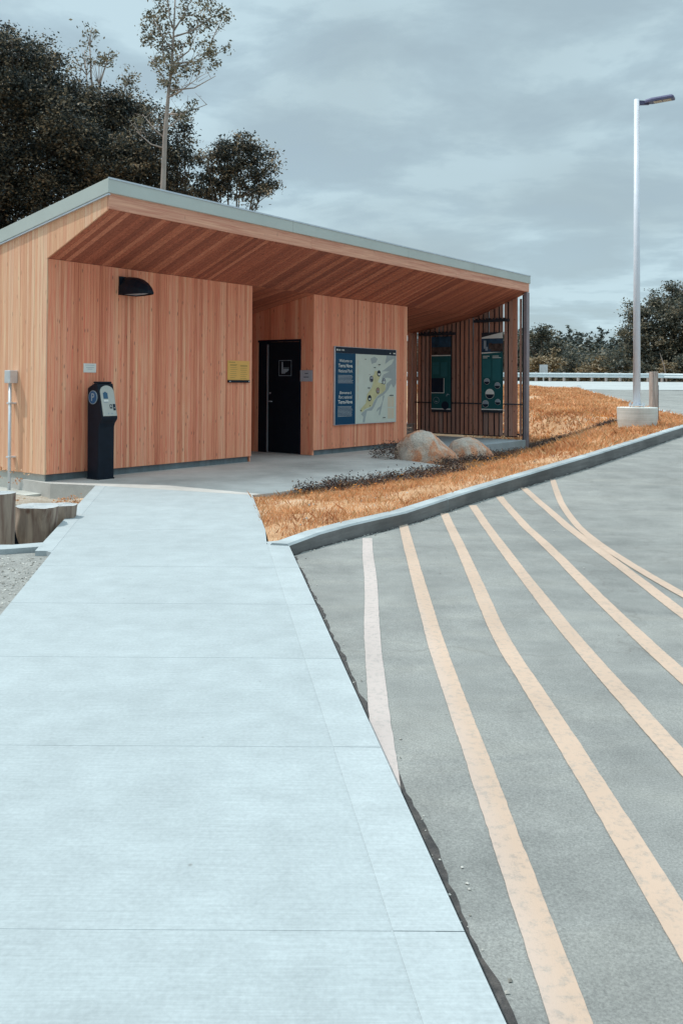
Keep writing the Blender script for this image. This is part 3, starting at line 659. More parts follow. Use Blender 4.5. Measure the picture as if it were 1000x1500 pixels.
# face panel lies on the slanted front between (-.225,.955) and (-.10,1.475)
fd = Vector((.125, .52)).normalized(); fn = Vector((-fd.y, fd.x))      # along, outward
def fp(u, v, o=.0): return (u, -.225 + fd.x*v + fn.x*o, .955 + fd.y*v + fn.y*o)
mb = MB(); out = [(-.125, .02), (.125, .02)] + [(.125*math.cos(a), .40+.1*math.sin(a)) for a in np.linspace(0, math.pi, 13)]
n = len(out); vs = [fp(u, v, .014) for u, v in out] + [fp(u, v, -.004) for u, v in out]
mb.quadmesh(vs, [tuple(range(n))] + [(i, (i+1) % n, n+(i+1) % n, n+i) for i in range(n)]); face = mb.build('face_panel', 'metergrey', G)
def fq(mb, u0, u1, v0, v1, o, mi): mb.m = mi; mb.face([fp(u0, v0, o), fp(u1, v0, o), fp(u1, v1, o), fp(u0, v1, o)])
mb = MB(); mb.m = 0; mb.face([fp(-.085, .29, .0165), fp(-.0, .29, .0165), fp(-.0, .385, .0165), fp(-.022, .385, .0165), fp(-.03, .40, .0165), fp(-.055, .40, .0165), fp(-.063, .385, .0165), fp(-.085, .385, .0165)])
mb.build('screen', 'screen', face, fix=False)
mb = MB(); fq(mb, -.085, -.0, .245, .275, .0165, 0); fq(mb, -.09, -.01, .228, .238, .0165, 1); fq(mb, .01, .055, .135, .20, .0165, 2); fq(mb, .025, .04, .155, .185, .0175, 0)
fq(mb, .07, .115, .105, .205, .0165, 2); fq(mb, .085, .10, .14, .15, .0175, 0); fq(mb, -.04, -.02, .045, .07, .0165, 1); fq(mb, .02, .055, .05, .065, .0165, 1); fq(mb, .10, .11, .05, .06, .0165, 1)
mb.build('buttons', ['white', 'greyink', 'ink'], face, fix=False)
mb = MB(); xx = -w-.0125
def cd(cx, cz, r, x, n=28): mb.face([(x, cx+r*math.cos(2*math.pi*i/n), cz+r*math.sin(2*math.pi*i/n)) for i in range(n)])
mb.m = 0; mb.tube([(-w-.0, 0, 1.26), (xx+.001, 0, 1.26)], .105, 28); cd(0, 1.26, .105, xx); mb.m = 1; cd(0, 1.26, .096, xx-.001); mb.m = 0; mb.quadmesh([], [])
text(mb, 'P', .165, lambda u, v: (xx-.0025, -u, 1.258+v), bold=.003)
mb.build('badge', ['greyink', 'badge'], G, fix=False)

# conduit on the left wall
G = broot('electrical_conduit', -.09, .80, -.3, 'galvanised conduit pipe with a small box against the left cedar wall', 'conduit')
mb = MB(); mb.tube([(0, -.01, 0), (0, -.01, .5), (0, .0, 1.8)], .024, 12); mb.build('pipe', 'galv', G, smooth=True)
MB().box(-.055, .085, -.075, .075, 1.77, 1.97).build('junction_box', 'galv', G, bevel=.01)
for z in (.62, 1.45): MB().box(-.03, .088, -.045, .045, z, z+.025).build('strap', 'galv', G, bevel=.004)

# info panels on slats
def info_panel(t0, t1, z0, z1, kind):
    lab = ('teal info panel on the slats with five round photos, nearer the corner post' if kind else 'darker teal info panel on the slats farther from the corner post, partly hidden in shade')
    G = broot('info_panel', SC-.045, t0, z0, lab, 'info panel', 'tall teal panels on the slatted screen')
    w, h = t0-t1, z1-z0
    MB().box(-.03, .0, -w, 0, 0, h).build('board', 'darkmetal', G, bevel=.003)
    mb = MB(); X = -.0325
    def q(a, b, c, d, mi, x=X):    # a..b across in 0..1 from left, c..d height 0..1
        mb.m = mi; mb.face([(x, -w*a, h*c), (x, -w*b, h*c), (x, -w*b, h*d), (x, -w*a, h*d)])
    def dd(cx, cz, r, mi, x, a0=0, a1=360, n=22):
        mb.m = mi; mb.face([(x, -w*cx-r*math.cos(R(a0+(a1-a0)*i/n)), h*cz+r*math.sin(R(a0+(a1-a0)*i/n))) for i in range(n+(a1 < 360+a0))])
    q(.0, 1, .05, .755, 0)
    q(0, 1, .76, 1-.06, 1) if kind else q(0, 1, .745, .86, 2)
    if kind:
        q(.45, 1, .765, .86, 2, X-.0015); q(.1, .22, .80, .9, 6, X-.002); q(.18, .3, .775, .82, 6, X-.0025); q(.35, .5, .79, .87, 2, X-.003)
        mb.m = 3; mb.face([(X-.001, -.0, h*.925), (X-.001, -w, h*.925), (X-.001, -w, h*1.0), (X-.001, -.0, h*.94)])
        mb.face([(X-.003, 0, h*.735), (X-.003, -w*.95, h*.752), (X-.003, -w*.4, h*.755), (X-.003, 0, h*.752)])
        q(.07, .38, .70, .708, 3, X-.002); q(.07, .28, .68, .688, 3, X-.002); q(.52, .82, .70, .708, 3, X-.002); q(.52, .92, .68, .688, 3, X-.002)
        q(.06, .44, .44, .665, 4, X-.001); q(.52, .9, .40, .665, 4, X-.001)
        for cx, cz, r in ((.26, .39, .085), (.76, .34, .085), (.40, .235, .135), (.2, .11, .095), (.78, .135, .08)):
            dd(cx, cz, r, 3, X-.004); dd(cx, cz, r*.93, 6 if cx != .40 else 3, X-.0055); dd(cx, cz, r*.93, 5, X-.007, 185, 355)
    else:
        q(0, 1, .86, 1, 1)
        q(0, 1, .742, .755, 3, X-.003)
        q(.06, .40, .62, .66, 4, X-.001); q(.06, .40, .50, .615, 4, X-.001); q(.5, .82, .47, .66, 4, X-.001)
        q(0, .64, .26, .45, 5, X-.002); q(.64, .67, .255, .45, 3, X-.003); q(0, .67, .25, .258, 3, X-.004)
        dd(.26, .155, .095, 6, X-.004); dd(.26, .155, .085, 0, X-.0055); dd(.26, .155, .05, 6, X-.007, 200, 330); dd(.72, .09, .115, 5, X-.004); dd(.86, .22, .05, 6, X-.004); dd(.88, .21, .045, 0, X-.0055)
    q(0, 1, .035, .048, 3)
    mb.build('print', ['teal', 'photo_hi', 'photo_lo', 'white', 'teal2', 'ink', 'greyink'], G, fix=False)
info_panel(-.145, -.775, .735, 2.89, 1)
info_panel(1.43, .81, .715, 2.82, 0)
def bar_light(t0, t1, z, lab):
    G = broot('bar_light', SC-.045, t0, z, lab, 'light fitting', 'dark bar lights on the slatted screen')
    w = t0-t1
    MB().box(-.14, -.07, -w, 0, -.03, .045).build('housing', 'darkmetal', G, bevel=.008)
    mb = MB()
    for k in range(9): a = .06+k*(w-.12)/9; mb.box(-.15, -.06, -a-.035, -a, .045, .075)
    mb.build('clips', 'darkmetal', G, bevel=.004)
    for a in (.2, w-.25): MB().box(-.07, .02, -a-.03, -a, -.01, .03).build('bracket', 'darkmetal', G)
bar_light(.05, -1.0, 3.19, 'dark bar light above the teal panel with round photos')
bar_light(1.80, .62, 2.88, 'dark bar light above the darker teal panel')

# ------------------------------------------------------------ boulders
def boulder(px, Y, rx, ry, rz, prof, label, seed, rotz=0):
    bm = bmesh.new(); bmesh.ops.create_icosphere(bm, subdivisions=5, radius=1)
    from mathutils import noise as mn
    for v in bm.verts:
        c = v.co.copy(); d = 1+.13*mn.noise(c*1.4+Vector((seed, 0, 0)))+.05*mn.noise(c*4+Vector((0, seed, 0)))+.016*mn.noise(c*13)
        c = c*d; c.z = math.copysign(abs(c.z)**.72, c.z); c.x *= rx; c.y *= ry; c.z = c.z*rz*(1 if c.z > 0 else .5)
        if c.z > 0: c.z *= float(np.interp(c.x/rx, prof[0], prof[1]))
        v.co = c
    me = bpy.data.meshes.new('boulder'); bm.to_mesh(me); bm.free(); me.materials.append(M['rock'])
    me.polygons.foreach_set('use_smooth', [True]*len(me.polygons))
    o = bpy.data.objects.new('boulder', me); COL.objects.link(o); o.location = px; o.rotation_euler = (0, 0, rotz)
    return tag(o, label, 'boulder', 'granite boulders beside the pavement')
z1 = float(hV(1.75, 17.3)); z2 = float(hV(2.62, 18.1))
boulder((1.74, 17.35, -.12), 0, .68, .5, .74, ([-1, -.6, -.35, .1, .55, 1], [.82, .98, 1.0, .84, .6, .32]), 'larger granite boulder with a rusty orange streak at the pavement corner', 3.1)
boulder((2.68, 18.2, -.15), 0, .5, .42, .52, ([-1, 0, 1], [1, 1, .85]), 'smaller rounded granite boulder behind the larger rusty one', 8.3)

# ------------------------------------------------------------ lamp post, wooden post
LX, LY = 7.16, 21.0; LZ = .42
G = root('lamp_base', (LX, LY, LZ-.25), 0, 'round pale concrete footing in the orange grass under the tall lamp', 'lamp footing')
mb = MB(); n = 40; rr = [(0, .40), (.28, .44), (.5, .465), (.62, .47), (.78, .475), (.795, .46)]
mb.tube([(0, 0, z) for z, r in rr], [r for z, r in rr], n); mb.build('footing', 'lampbase', G, smooth=False)
G = root('street_lamp', (LX-.01, LY, LZ+.545), 0, 'tall slender steel lamp post with a flat dark head pointing right', 'street lamp')
mb = MB(); mb.tube([(0, 0, .03), (0, 0, 3.5), (0, 0, 7.5)], [.088, .076, .062], 24); tag(mb.build('pole', 'polemetal', G, smooth=True))
mb = MB(); mb.box(-.15, .15, -.15, .15, .03, .055); mb.build('base_plate', 'galv', G, bevel=.004)
for a, b in ((-.12, -.12), (.12, -.12), (-.12, .12), (.12, .12)):
    mb = MB(); mb.tube([(a, b, -.02), (a, b, .12)], .016, 8); mb.tube([(a, b, .055), (a, b, .09)], .034, 6); mb.build('bolt', 'galv', G)
hd = tag(MB().prism([(.05, 7.36), (.30, 7.37), (.30, 7.46), (.05, 7.47)], 1, -.035, .035).build('arm', 'lamphead', G, bevel=.006))
# head: shallow housing, long axis to the right, tipped slightly up
def hrot(p): a = R(4.5); x, y, z = p; x0, y0 = x, y*1.0; c, s_ = math.cos(R(-28)), math.sin(R(-28)); xr, yr = x0*c-y0*s_, x0*s_+y0*c; return (xr*math.cos(a)+.26, yr, 7.40+xr*math.sin(a)+z + yr*.06)
mb = MB(); top = [(-.06, -.07), (.10, -.17), (.60, -.17), (.62, -.15), (.62, .15), (.60, .17), (.10, .17), (-.06, .07)]
n = len(top); vs = [hrot((x, y, 0)) for x, y in top] + [hrot((x, y, .055)) for x, y in top] + [hrot((x*.9+.02, y*.75, .10)) for x, y in top]
mb.quadmesh(vs, [tuple(range(n))[::-1], tuple(range(2*n, 3*n))] + [(r*n+i, r*n+(i+1) % n, (r+1)*n+(i+1) % n, (r+1)*n+i) for r in range(2) for i in range(n)])
hd = mb.build('lamp_head', 'lamphead', G, bevel=.006)
mb = MB()
for k in range(2):
    for j in range(2): a, b = .15+k*.21, -.125+j*.13; mb.quadmesh([hrot(p) for p in ((a, b, -.004), (a+.19, b, -.004), (a+.19, b+.12, -.004), (a, b+.12, -.004))], [(0, 1, 2, 3)])
mb.build('lens', 'lens', hd)
xp, zp = pxz(957, 545, 22.6)
G = root('wooden_post', (xp, 22.6, .2), R(12), 'weathered square timber post standing behind the lamp footing', 'post')
MB().box(-.085, .085, -.085, .085, 0, zp-.2).build('post', 'greywood', G, bevel=.008)
MB().box(.087, .11, -.06, .06, .1, zp-.55).build('shade_strip', 'darkmetal', G)  # dark strip added as the shaded right side of the post

# ------------------------------------------------------------ stump and log post in the planter
def stump(name, x, y, z0, h, r, label, flare, seed, group=None, rough=.24):
    G = root(name, (x, y, z0), 0, label, 'log')
    from mathutils import noise as mn
    n = 64; m = 20; vs = []; fs = []
    for i in range(m):
        f = i/(m-1)
        for k in range(n):
            a = 2*math.pi*k/n; c = Vector((math.cos(a), math.sin(a), f*1.3+seed))
            rr = r*(1+rough*mn.noise(c*1.3)+.16*rough*4*mn.noise(Vector((c.x*3.2, c.y*3.2, f*.9+seed)))+.05*mn.noise(Vector((c.x*9, c.y*9, f*1.5))))*(flare[0]+(flare[1]-flare[0])*f**1.5 + .25*rough*4*max(0, .25-f))
            vs.append((rr*math.cos(a), rr*math.sin(a), h*f))
    for i in range(m-1):
        for k in range(n): fs.append((i*n+k, i*n+(k+1) % n, (i+1)*n+(k+1) % n, (i+1)*n+k))
    mb = MB(); mb.quadmesh(vs, fs); mb.build('bark', 'stump', G, smooth=True)
    ring = vs[-n:]; mb = MB(); v2 = [(0, 0, h+.004)] + [(p[0]*.5, p[1]*.5, h+.006*math.sin(i)) for i, p in enumerate(ring)] + [(p[0]*1.01, p[1]*1.01, p[2]) for p in ring]
    f2 = [(0, 1+k, 1+(k+1) % n) for k in range(n)] + [(1+k, 1+n+k, 1+n+(k+1) % n, 1+(k+1) % n) for k in range(n)]
    mb.quadmesh(v2, f2); mb.build('sawn_top', 'stumptop', G)
    return G
stump('tree_stump', -3.21, 9.15, -.36, .55, .20, 'weathered flaring tree stump with pale sawn top beside the path', (.8, 1.12), 2.2)
stump('cut_log', -3.07, 9.62, -.36, .50, .135, 'small cut log half hidden behind the tree stump', (1, 1.08), 5.2)
stump('log_post', -3.42, 8.72, -.34, .72, .15, 'upright grey log with flat pale top at the left edge of the planter', (1.0, 1.0), 9.4, None, .1)
mb = MB(); mb.box(-.2, .2, -.10, .05, 0, .28); G = mb.build('shade_block', 'black', None, bevel=.01); G.location = (-3.5, 9.1, -.34)  # black block added in place of the deep shade in this gap
tag(G, 'added dark block standing in for the shade between the upright log and the stump', 'block')

# ------------------------------------------------------------ guardrail
G = root('guardrail', (0, 60, 1.7), 0, 'long galvanised W-beam guardrail on the far side of the pale road', 'guardrail')
pts = [(-20, 60), (22.3, 60), (23.4, 58.5), (25.5, 54), (28, 50)]
mb = MB()
def beam(p, q, za, zb):
    prof = [(0, .0), (.05, .04), (.05, .10), (.0, .14), (0, .17), (.05, .21), (.05, .27), (0, .31)]
    d = (Vector(q)-Vector(p)).normalized(); nn = Vector((d.y, -d.x))
    vs = [(p[0]+nn.x*a, p[1]+nn.y*a-60, za+b) for a, b in prof] + [(q[0]+nn.x*a, q[1]+nn.y*a-60, zb+b) for a, b in prof]
    mb.quadmesh(vs, [(i, i+1, 9+i, 8+i) for i in range(7)])
zz = [.30, .30, .27, -.05, -.35]
for i in range(4): beam(pts[i], pts[i+1], zz[i], zz[i+1])
mb.build('beam', 'rail', G, fix=False)
for k in range(44):
    x = -19.5+k*.97
    mb = MB(); mb.box(x-.07, x+.07, .02, .17, -.3, .68); mb.build('post', 'greywood', G)
for x, y, z in ((23.4, 58.6, -.4), (25.5, 54.1, -.7)): mb = MB(); mb.box(x-.08, x+.08, y-60, y-60+.15, z, z+1.1); mb.build('post', 'rail', G)
x, z = pxz(796, 541, 64)
G = root('road_sign', (x, 64, 1.5), 0, 'small pale square sign on a post behind the guardrail', 'sign')
MB().box(-.3, .3, -.02, .02, z-1.5-.33, z-1.5+.33).build('plate', 'galv', G); MB().tube([(0, .04, 0), (0, .04, z-1.5)], .05, 8).build('post', 'galv', G)

# ------------------------------------------------------------ vegetation
def leaves(centers, sig, per, size, rng, flat=.75, lay=.6):
    """leaf-shaped quads round clump centres"""
    c = np.repeat(centers, per, 0); k = len(c)
    p = c + rng.normal(0, 1, (k, 3))*np.repeat(sig, per)[:, None]*np.array([1, 1, flat])
    d = rng.normal(0, 1, (k, 3))*np.array([1, 1, lay]); d /= np.linalg.norm(d, axis=1)[:, None]
    e = rng.normal(0, 1, (k, 3))*np.array([1, 1, lay]); e -= (e*d).sum(1)[:, None]*d; e /= np.linalg.norm(e, axis=1)[:, None]
    sz = size*rng.uniform(.6, 1.3, k)[:, None]
    return np.stack([p-d*sz, p-e*sz*.5, p+d*sz, p+e*sz*.5], 1)
def tree(name, base, lobes, label, cat, leafm, size, dens, bark='bark', trunk_r=.2, per=60, group=None, clump=.35, seed=1, fork=.45, stray=0.):
    clump *= .8
    rng = np.random.default_rng(seed)
    G = root(name, base, 0, label, cat, group); bx, by, bz = base
    cs = []; sg = []
    for (x, y, z, r) in lobes:
        n = max(4, int(dens*1.35*r**2.4))
        q = rng.normal(0, 1, (n, 3)); q /= np.linalg.norm(q, axis=1)[:, None]; q *= (rng.uniform(.12, 1., n)**.42)[:, None]*r*rng.uniform(.82, 1.12, (n, 1))
        q[:, 2] *= .92; cs.append(q + np.array([x-bx, y-by, z-bz])); sg.append(np.full(n, clump)*rng.uniform(.6, 1.25, n))
    cs = np.concatenate(cs); sg = np.concatenate(sg)
    npmesh('crown', leaves(cs, sg, per, size, rng, .55), 4, leafm, G)
    mb = MB(); top = np.array(max(lobes, key=lambda l: l[2])[:3]) - np.array(base)
    fk = top*fork; jit = rng.normal(0, .12, (4, 2))
    tp = [np.array([0, 0, -.4])] + [np.array([fk[0]*f+jit[i][0], fk[1]*f+jit[i][1], fk[2]*f]) for i, f in enumerate((.3, .65, 1.))]
    mb.tube(tp, [trunk_r*1.2, trunk_r, trunk_r*.85, trunk_r*.65], 10)
    for (x, y, z, r) in lobes:
        e = np.array([x-bx, y-by, z-bz]); st = tp[-1]*rng.uniform(.65, 1); m_ = (st+e)/2 + rng.normal(0, r*.15, 3)
        mb.tube([st, m_, e], [trunk_r*.5, trunk_r*.32, trunk_r*.12], 6)
        for j in range(5):
            q = rng.normal(0, 1, 3); q /= np.linalg.norm(q); mb.tube([m_*.3+e*.7, e+q*r*.85], [trunk_r*.14, trunk_r*.04], 4)
    mb.build('trunk', bark, G, smooth=True, fix=False)
    return G
def lob(lst, Y, dy=1.0, seed=0):
    rg = random.Random(seed); o = []
    for px, py, pr in lst:
        y = Y + rg.uniform(-dy, dy); x, z = pxz(px, py, y); o.append((x, y, z, pr*y/F))
    return o
Y = 30.
tree('broadleaf_tree', (-13.0, Y, .3), lob([(10, 140, 58), (50, 105, 38), (-60, 160, 90), (75, 190, 62), (10, 250, 75), (-60, 300, 80), (90, 290, 60), (30, 340, 60), (22, 72, 30), (-20, 75, 40), (8, 55, 24), (60, 82, 26), (80, 130, 34), (40, 130, 40)], Y, 1.2, 1),
     'tallest dark broadleaf tree at the left edge behind the roof', 'tree', 'leafd', .058, 34, 'bark', .32, 112, 'dark broadleaf trees behind the building', .33, 21)
tree('broadleaf_tree', (-7.9, Y+1.5, .3), lob([(150, 170, 48), (185, 165, 38), (130, 240, 55), (180, 240, 52), (215, 270, 45), (150, 300, 55), (118, 170, 38), (205, 210, 38), (100, 150, 34), (95, 200, 45)], Y+1.5, 1.2, 2),
     'dark broadleaf tree behind the roof peak, left of the slender bare-trunked tree', 'tree', 'leafd', .058, 36, 'bark', .26, 112, 'dark broadleaf trees behind the building', .33, 22)
tree('sparse_tree', (-8.6, Y+4, .3), lob([(118, 70, 26), (140, 92, 20), (105, 105, 24), (155, 75, 12), (125, 45, 14), (185, 105, 13), (180, 120, 9)], Y+4, .6, 3),
     'thin feathery treetop poking above the dark trees at left', 'tree', 'leafp', .07, 13, 'palebark', .12, 26, None, .25, 23, .8)
tree('broadleaf_tree', (-5.4, Y+1, .3), lob([(255, 185, 26), (268, 235, 30), (250, 275, 34), (290, 285, 24), (235, 225, 24), (230, 165, 16)], Y+1, .8, 4),
     'dark leafy tree directly behind the slender pale trunk', 'tree', 'leafd', .058, 34, 'bark', .15, 90, 'dark broadleaf trees behind the building', .27, 24)
tree('broadleaf_tree', (-3.7, Y-.5, .3), lob([(345, 222, 30), (375, 235, 27), (385, 265, 22), (318, 245, 30), (350, 262, 34), (312, 280, 26), (372, 285, 18), (300, 225, 14), (330, 205, 14)], Y-.5, .6, 5),
     'small round dark tree above the roof, rightmost of the trees behind the building', 'tree', 'leafd', .058, 36, 'bark', .11, 93, 'dark broadleaf trees behind the building', .22, 25)
# slender pale tree
Y = 24.
tw = [(236, 330), (237, 280), (239, 200), (243, 130), (247, 95)]
def P(px, py, y=Y): x, z = pxz(px, py, y); return Vector((x, y, z))
b0 = P(236, 558+30); G = root('slender_tree', (b0.x, Y, -.2), 0, 'tall slender tree with pale bare trunk and sparse wispy crown', 'tree'); off = Vector((b0.x, Y, -.2))
mb = MB(); pts = [Vector((b0.x, Y, -.3)), P(235, 420), P(236, 330), P(236, 280), P(238, 200), P(243, 130), P(247, 95), P(250, 30), P(252, -30)]
mb.tube([p-off for p in pts], [.11, .10, .085, .075, .062, .045, .034, .024, .016], 10)
rg = random.Random(5); ends = []
for a, b in [((238, 200), (205, 165)), ((238, 185), (272, 160)), ((240, 165), (300, 150)), ((242, 140), (290, 108)), ((243, 125), (215, 80)), ((245, 110), (265, 60)), ((246, 105), (232, 45)), ((247, 95), (300, 75)), ((247, 90), (285, 40)), ((248, 70), (220, 25)),
             ((249, 50), (305, 20)), ((250, 40), (240, -10)), ((250, 40), (275, -5)), ((247, 90), (325, 70)), ((243, 130), (312, 108)), ((238, 215), (196, 190)), ((300, 75), (322, 20))]:
    y1 = Y + rg.uniform(-.8, .8); p, q = P(*a)-off, P(b[0], b[1], y1)-off; m_ = (p+q)/2 + Vector((rg.uniform(-.12, .12), 0, -.12))
    mb.tube([p, m_, q], [.028, .018, .008], 5); ends.append((m_, q))
    for j in range(5):
        f = rg.uniform(.3, 1); s0 = p.lerp(q, f); mb.tube([s0, s0+Vector((rg.uniform(-.35, .35), rg.uniform(-.3, .3), rg.uniform(-.05, .45)))], [.009, .003], 4)
mb.build('trunk', 'palebark', G, smooth=True, fix=False)
cl = [(262, -22, 16), (240, -40, 14), (285, -35, 12), (225, -12, 12), (300, -10, 10), (232, 66, 8), (254, 128, 8), (234, 118, 8), (218, 35, 17), (213, 60, 10), (232, 12, 12), (215, 18, 9), (262, 18, 14), (278, 35, 12), (300, 30, 10), (322, 22, 9), (318, 12, 7), (292, 62, 12), (303, 92, 8), (283, 92, 9), (245, 78, 13), (237, 102, 13), (250, 95, 10), (262, 62, 9), (270, 98, 9), (300, 70, 9), (325, 68, 4), (278, 155, 8), (265, 168, 6), (228, 52, 9), (240, 40, 10), (298, 12, 8), (250, 120, 7), (225, 85, 7), (285, 12, 9), (198, 175, 6)]
cs = []; rng = np.random.default_rng(31)
for px, py, r in cl:
    c = P(px, py, Y+rng.uniform(-.8, .8))-off; rr = r*Y/F
    for j in range(max(3, int(r*.8))): cs.append(np.array(c)+rng.normal(0, 1, 3)*rr*.55)
cs = np.array(cs); npmesh('crown', leaves(cs, np.full(len(cs), .085), 17, .05, rng), 4, 'leafp', G)

# right side trees beyond the road
Y = 75.; grp = 'trees beyond the far road'
tree('broadleaf_tree', (27.5, Y, 1.2), lob([(955, 470, 32), (985, 443, 26), (928, 490, 24), (960, 520, 34), (1010, 470, 40), (930, 456, 16), (1010, 530, 40), (962, 437, 15), (918, 525, 20), (1000, 425, 14)], Y, 2, 6),
     'big dark tree behind the lamp pole at the right edge', 'tree', 'leafm', .12, 7.5, 'bark', .35, 110, grp, .5, 41)
tree('broadleaf_tree', (34.5, Y+3, 1.2), lob([(1060, 440, 50), (1085, 500, 50), (1035, 500, 45), (1110, 450, 50)], Y+3, 2, 7),
     'dark tree just outside the right edge beside the big one', 'tree', 'leafm', .12, 7, 'bark', .35, 100, grp, .5, 42)
tree('broadleaf_tree', (17.5, Y+4, 1.2), lob([(793, 487, 14), (780, 505, 18), (805, 495, 10), (812, 512, 16), (800, 525, 20), (768, 492, 12)], Y+4, 1.5, 8),
     'mid-height tree right beside the building end, left of the forest hill', 'tree', 'leafm', .12, 9, 'bark', .25, 90, grp, .42, 43)
tree('broadleaf_tree', (14, Y+4, 1.2), lob([(735, 500, 20), (715, 515, 22), (750, 522, 20), (690, 510, 22)], Y+4, 1.5, 9),
     'tree mostly hidden behind the slatted end of the building', 'tree', 'leafm', .12, 9, 'bark', .25, 90, grp, .42, 44)
k = 0
for px, py, r, mt, lab in [(787, 532, 17, 'leafb', 'brownish roadside bush nearest the building post'), (808, 526, 16, 'leafb', 'brownish bush second from the building post, by the small sign'), (833, 530, 15, 'leafm', 'dull green bush in front of the forest hill'),
                           (857, 540, 11, 'leafb', 'low reddish bush in the middle of the guardrail stretch'), (878, 534, 15, 'leafb', 'brownish bush left of the lamp pole'), (905, 526, 18, 'leafm', 'olive bush directly left of the lamp pole'),
                           (942, 536, 14, 'leafm', 'low bush seen just right of the lamp pole'), (975, 538, 14, 'leafb', 'brown-tinged bush where the guardrail bends'), (1000, 532, 18, 'leafm', 'bush at the right edge behind the guardrail bend')]:
    Yb = 67+(k*37 % 5); x, z = pxz(px, 560, Yb); k += 1
    tree('bush', (x, Yb, 1.3), lob([(px, py, r*.8), (px-r*.6, py+6, r*.6), (px+r*.6, py+7, r*.6), (px, py+12, r*.8)], Yb, .6, k), lab, 'bush', mt, .12, 16, 'bark', .06, 45, 'roadside bushes behind the guardrail', .3, 60+k, .6)
xa, za = pxz(966, 517, 64); xb, zb = pxz(977, 548, 64)
G = root('dead_sapling', (xb, 64, 1.4), 0, 'pale leaning dead sapling behind the guardrail bend', 'dead tree')
mb = MB(); mb.tube([(0, 0, 0), ((xa-xb)*.4, 0, (za-1.4)*.6), (xa-xb, 0, za-1.4)], [.05, .04, .02], 6); mb.build('trunk', 'palebark', G)
# forest on the hill: one mass nobody could count
rng = np.random.default_rng(77); n = 2600
hx = rng.uniform(-20, 190, n); hy = rng.uniform(165, 262, n); hz = hH(hx, hy)
cs = []; sg = []
for x, y, z in zip(hx, hy, hz):
    h = rng.uniform(4, 8.5) if rng.random() < .35 else rng.uniform(3, 5.5)
    for j in range(5): cs.append((x+rng.normal(0, .25), y+rng.normal(0, .25), z+h*(.15+.2*j))); sg.append(1.25*(1-.19*j))
cs = np.array(cs); o = npmesh('hill_forest', leaves(cs, np.array(sg), 9, .5, rng, .8), 4, 'leafblue'); tag(o, 'haze-tinted wooded hill of mixed trees far beyond the road', 'forest', None, 'stuff')
# line of woodland bases beyond the guardrail
n = 900; hx = rng.uniform(5, 60, n); hy = rng.uniform(80, 95, n); cs = np.stack([hx, hy, 1.4+rng.uniform(0, 3.2, n)*(1-.0*hx)], 1)
o = npmesh('undergrowth', leaves(cs, np.full(n, .6), 40, .2, rng, .8), 4, 'leafm'); tag(o, 'dark woodland undergrowth beyond the road', 'undergrowth', None, 'stuff')

# ---- grass
def inside_local(x, y):
    dx, dy = x-OX, y-OY; return dx*S[0]+dy*S[1], dx*T[0]+dy*T[1]
def free(x, y):
    s_, t_ = inside_local(x, y)
    padm = (s_ > .2) & (s_ < 6.6) & (t_ > -3.47+np.clip((s_-4.2)*.13, 0, 1)) & (t_ < 6)
    padm |= (s_ >= 6.2) & (s_ < 9.7) & (t_ > np.interp(s_, [6.2, 6.8, 9.6], [-3.2, -1.7, -.4]))
    padm |= (s_ > 9.6) & (s_ < 13.5) & (t_ > TF) & (t_ < 5.5)
    k = (x < xL(y)-.2) & (x > np.where(y < 11.8, -.66-(y-8.16)*.1507, -1.2)) & ~padm
    k &= ((x-LX)**2+(y-LY)**2 > .46**2)
    return k
def blades(n, xr, yr, hmin, hmax, w, seed, accept=None, dens=None):
    rng = np.random.default_rng(seed); x = rng.uniform(*xr, n); y = rng.uniform(*yr, n)
    k = free(x, y)
    if dens is not None: k &= rng.random(n) < dens(x, y)
    x, y = x[k], y[k]; z = hV(x, y) if len(x) < 40000 else np.concatenate([hV(x[i:i+20000], y[i:i+20000]) for i in range(0, len(x), 20000)])
    k = len(x); h = rng.uniform(hmin, hmax, k)*rng.uniform(.6, 1.2, k); a = rng.uniform(0, 2*math.pi, k); ln = rng.normal(0, .55, (k, 2))*h[:, None]
    p = np.stack([x, y, z-.015], 1); d = np.stack([np.cos(a)*w, np.sin(a)*w, 0*a], 1)*(1+y/14)[:, None]
    tip = p + np.stack([ln[:, 0], ln[:, 1], h+.015], 1); mid = p + np.stack([ln[:, 0]*.35, ln[:, 1]*.35, h*.6], 1)
    return np.stack([p-d, p+d, mid+d*.8, tip], 1)
def patch(x, y):
    v = .5+.3*np.sin(x*3.1+1.7*np.sin(y*2.3))+.3*np.sin(y*2.7-x*1.3+1.1*np.sin(x*4)); return np.clip(.1+1.15*v, .15, 1)
gr = [blades(260000, (-1.3, 8.2), (8.2, 22), .02, .075, .0028, 1, dens=patch), blades(160000, (3.5, 12.5), (15, 46), .05, .13, .006, 2, dens=patch)]
gr.append(blades(6000, (-1.3, 8.2), (8.2, 22), .07, .13, .0015, 3, dens=patch))
o = npmesh('dry_grass', np.concatenate(gr), 4, 'grass'); tag(o, 'short dry orange grass covering the verge', 'grass', None, 'stuff')
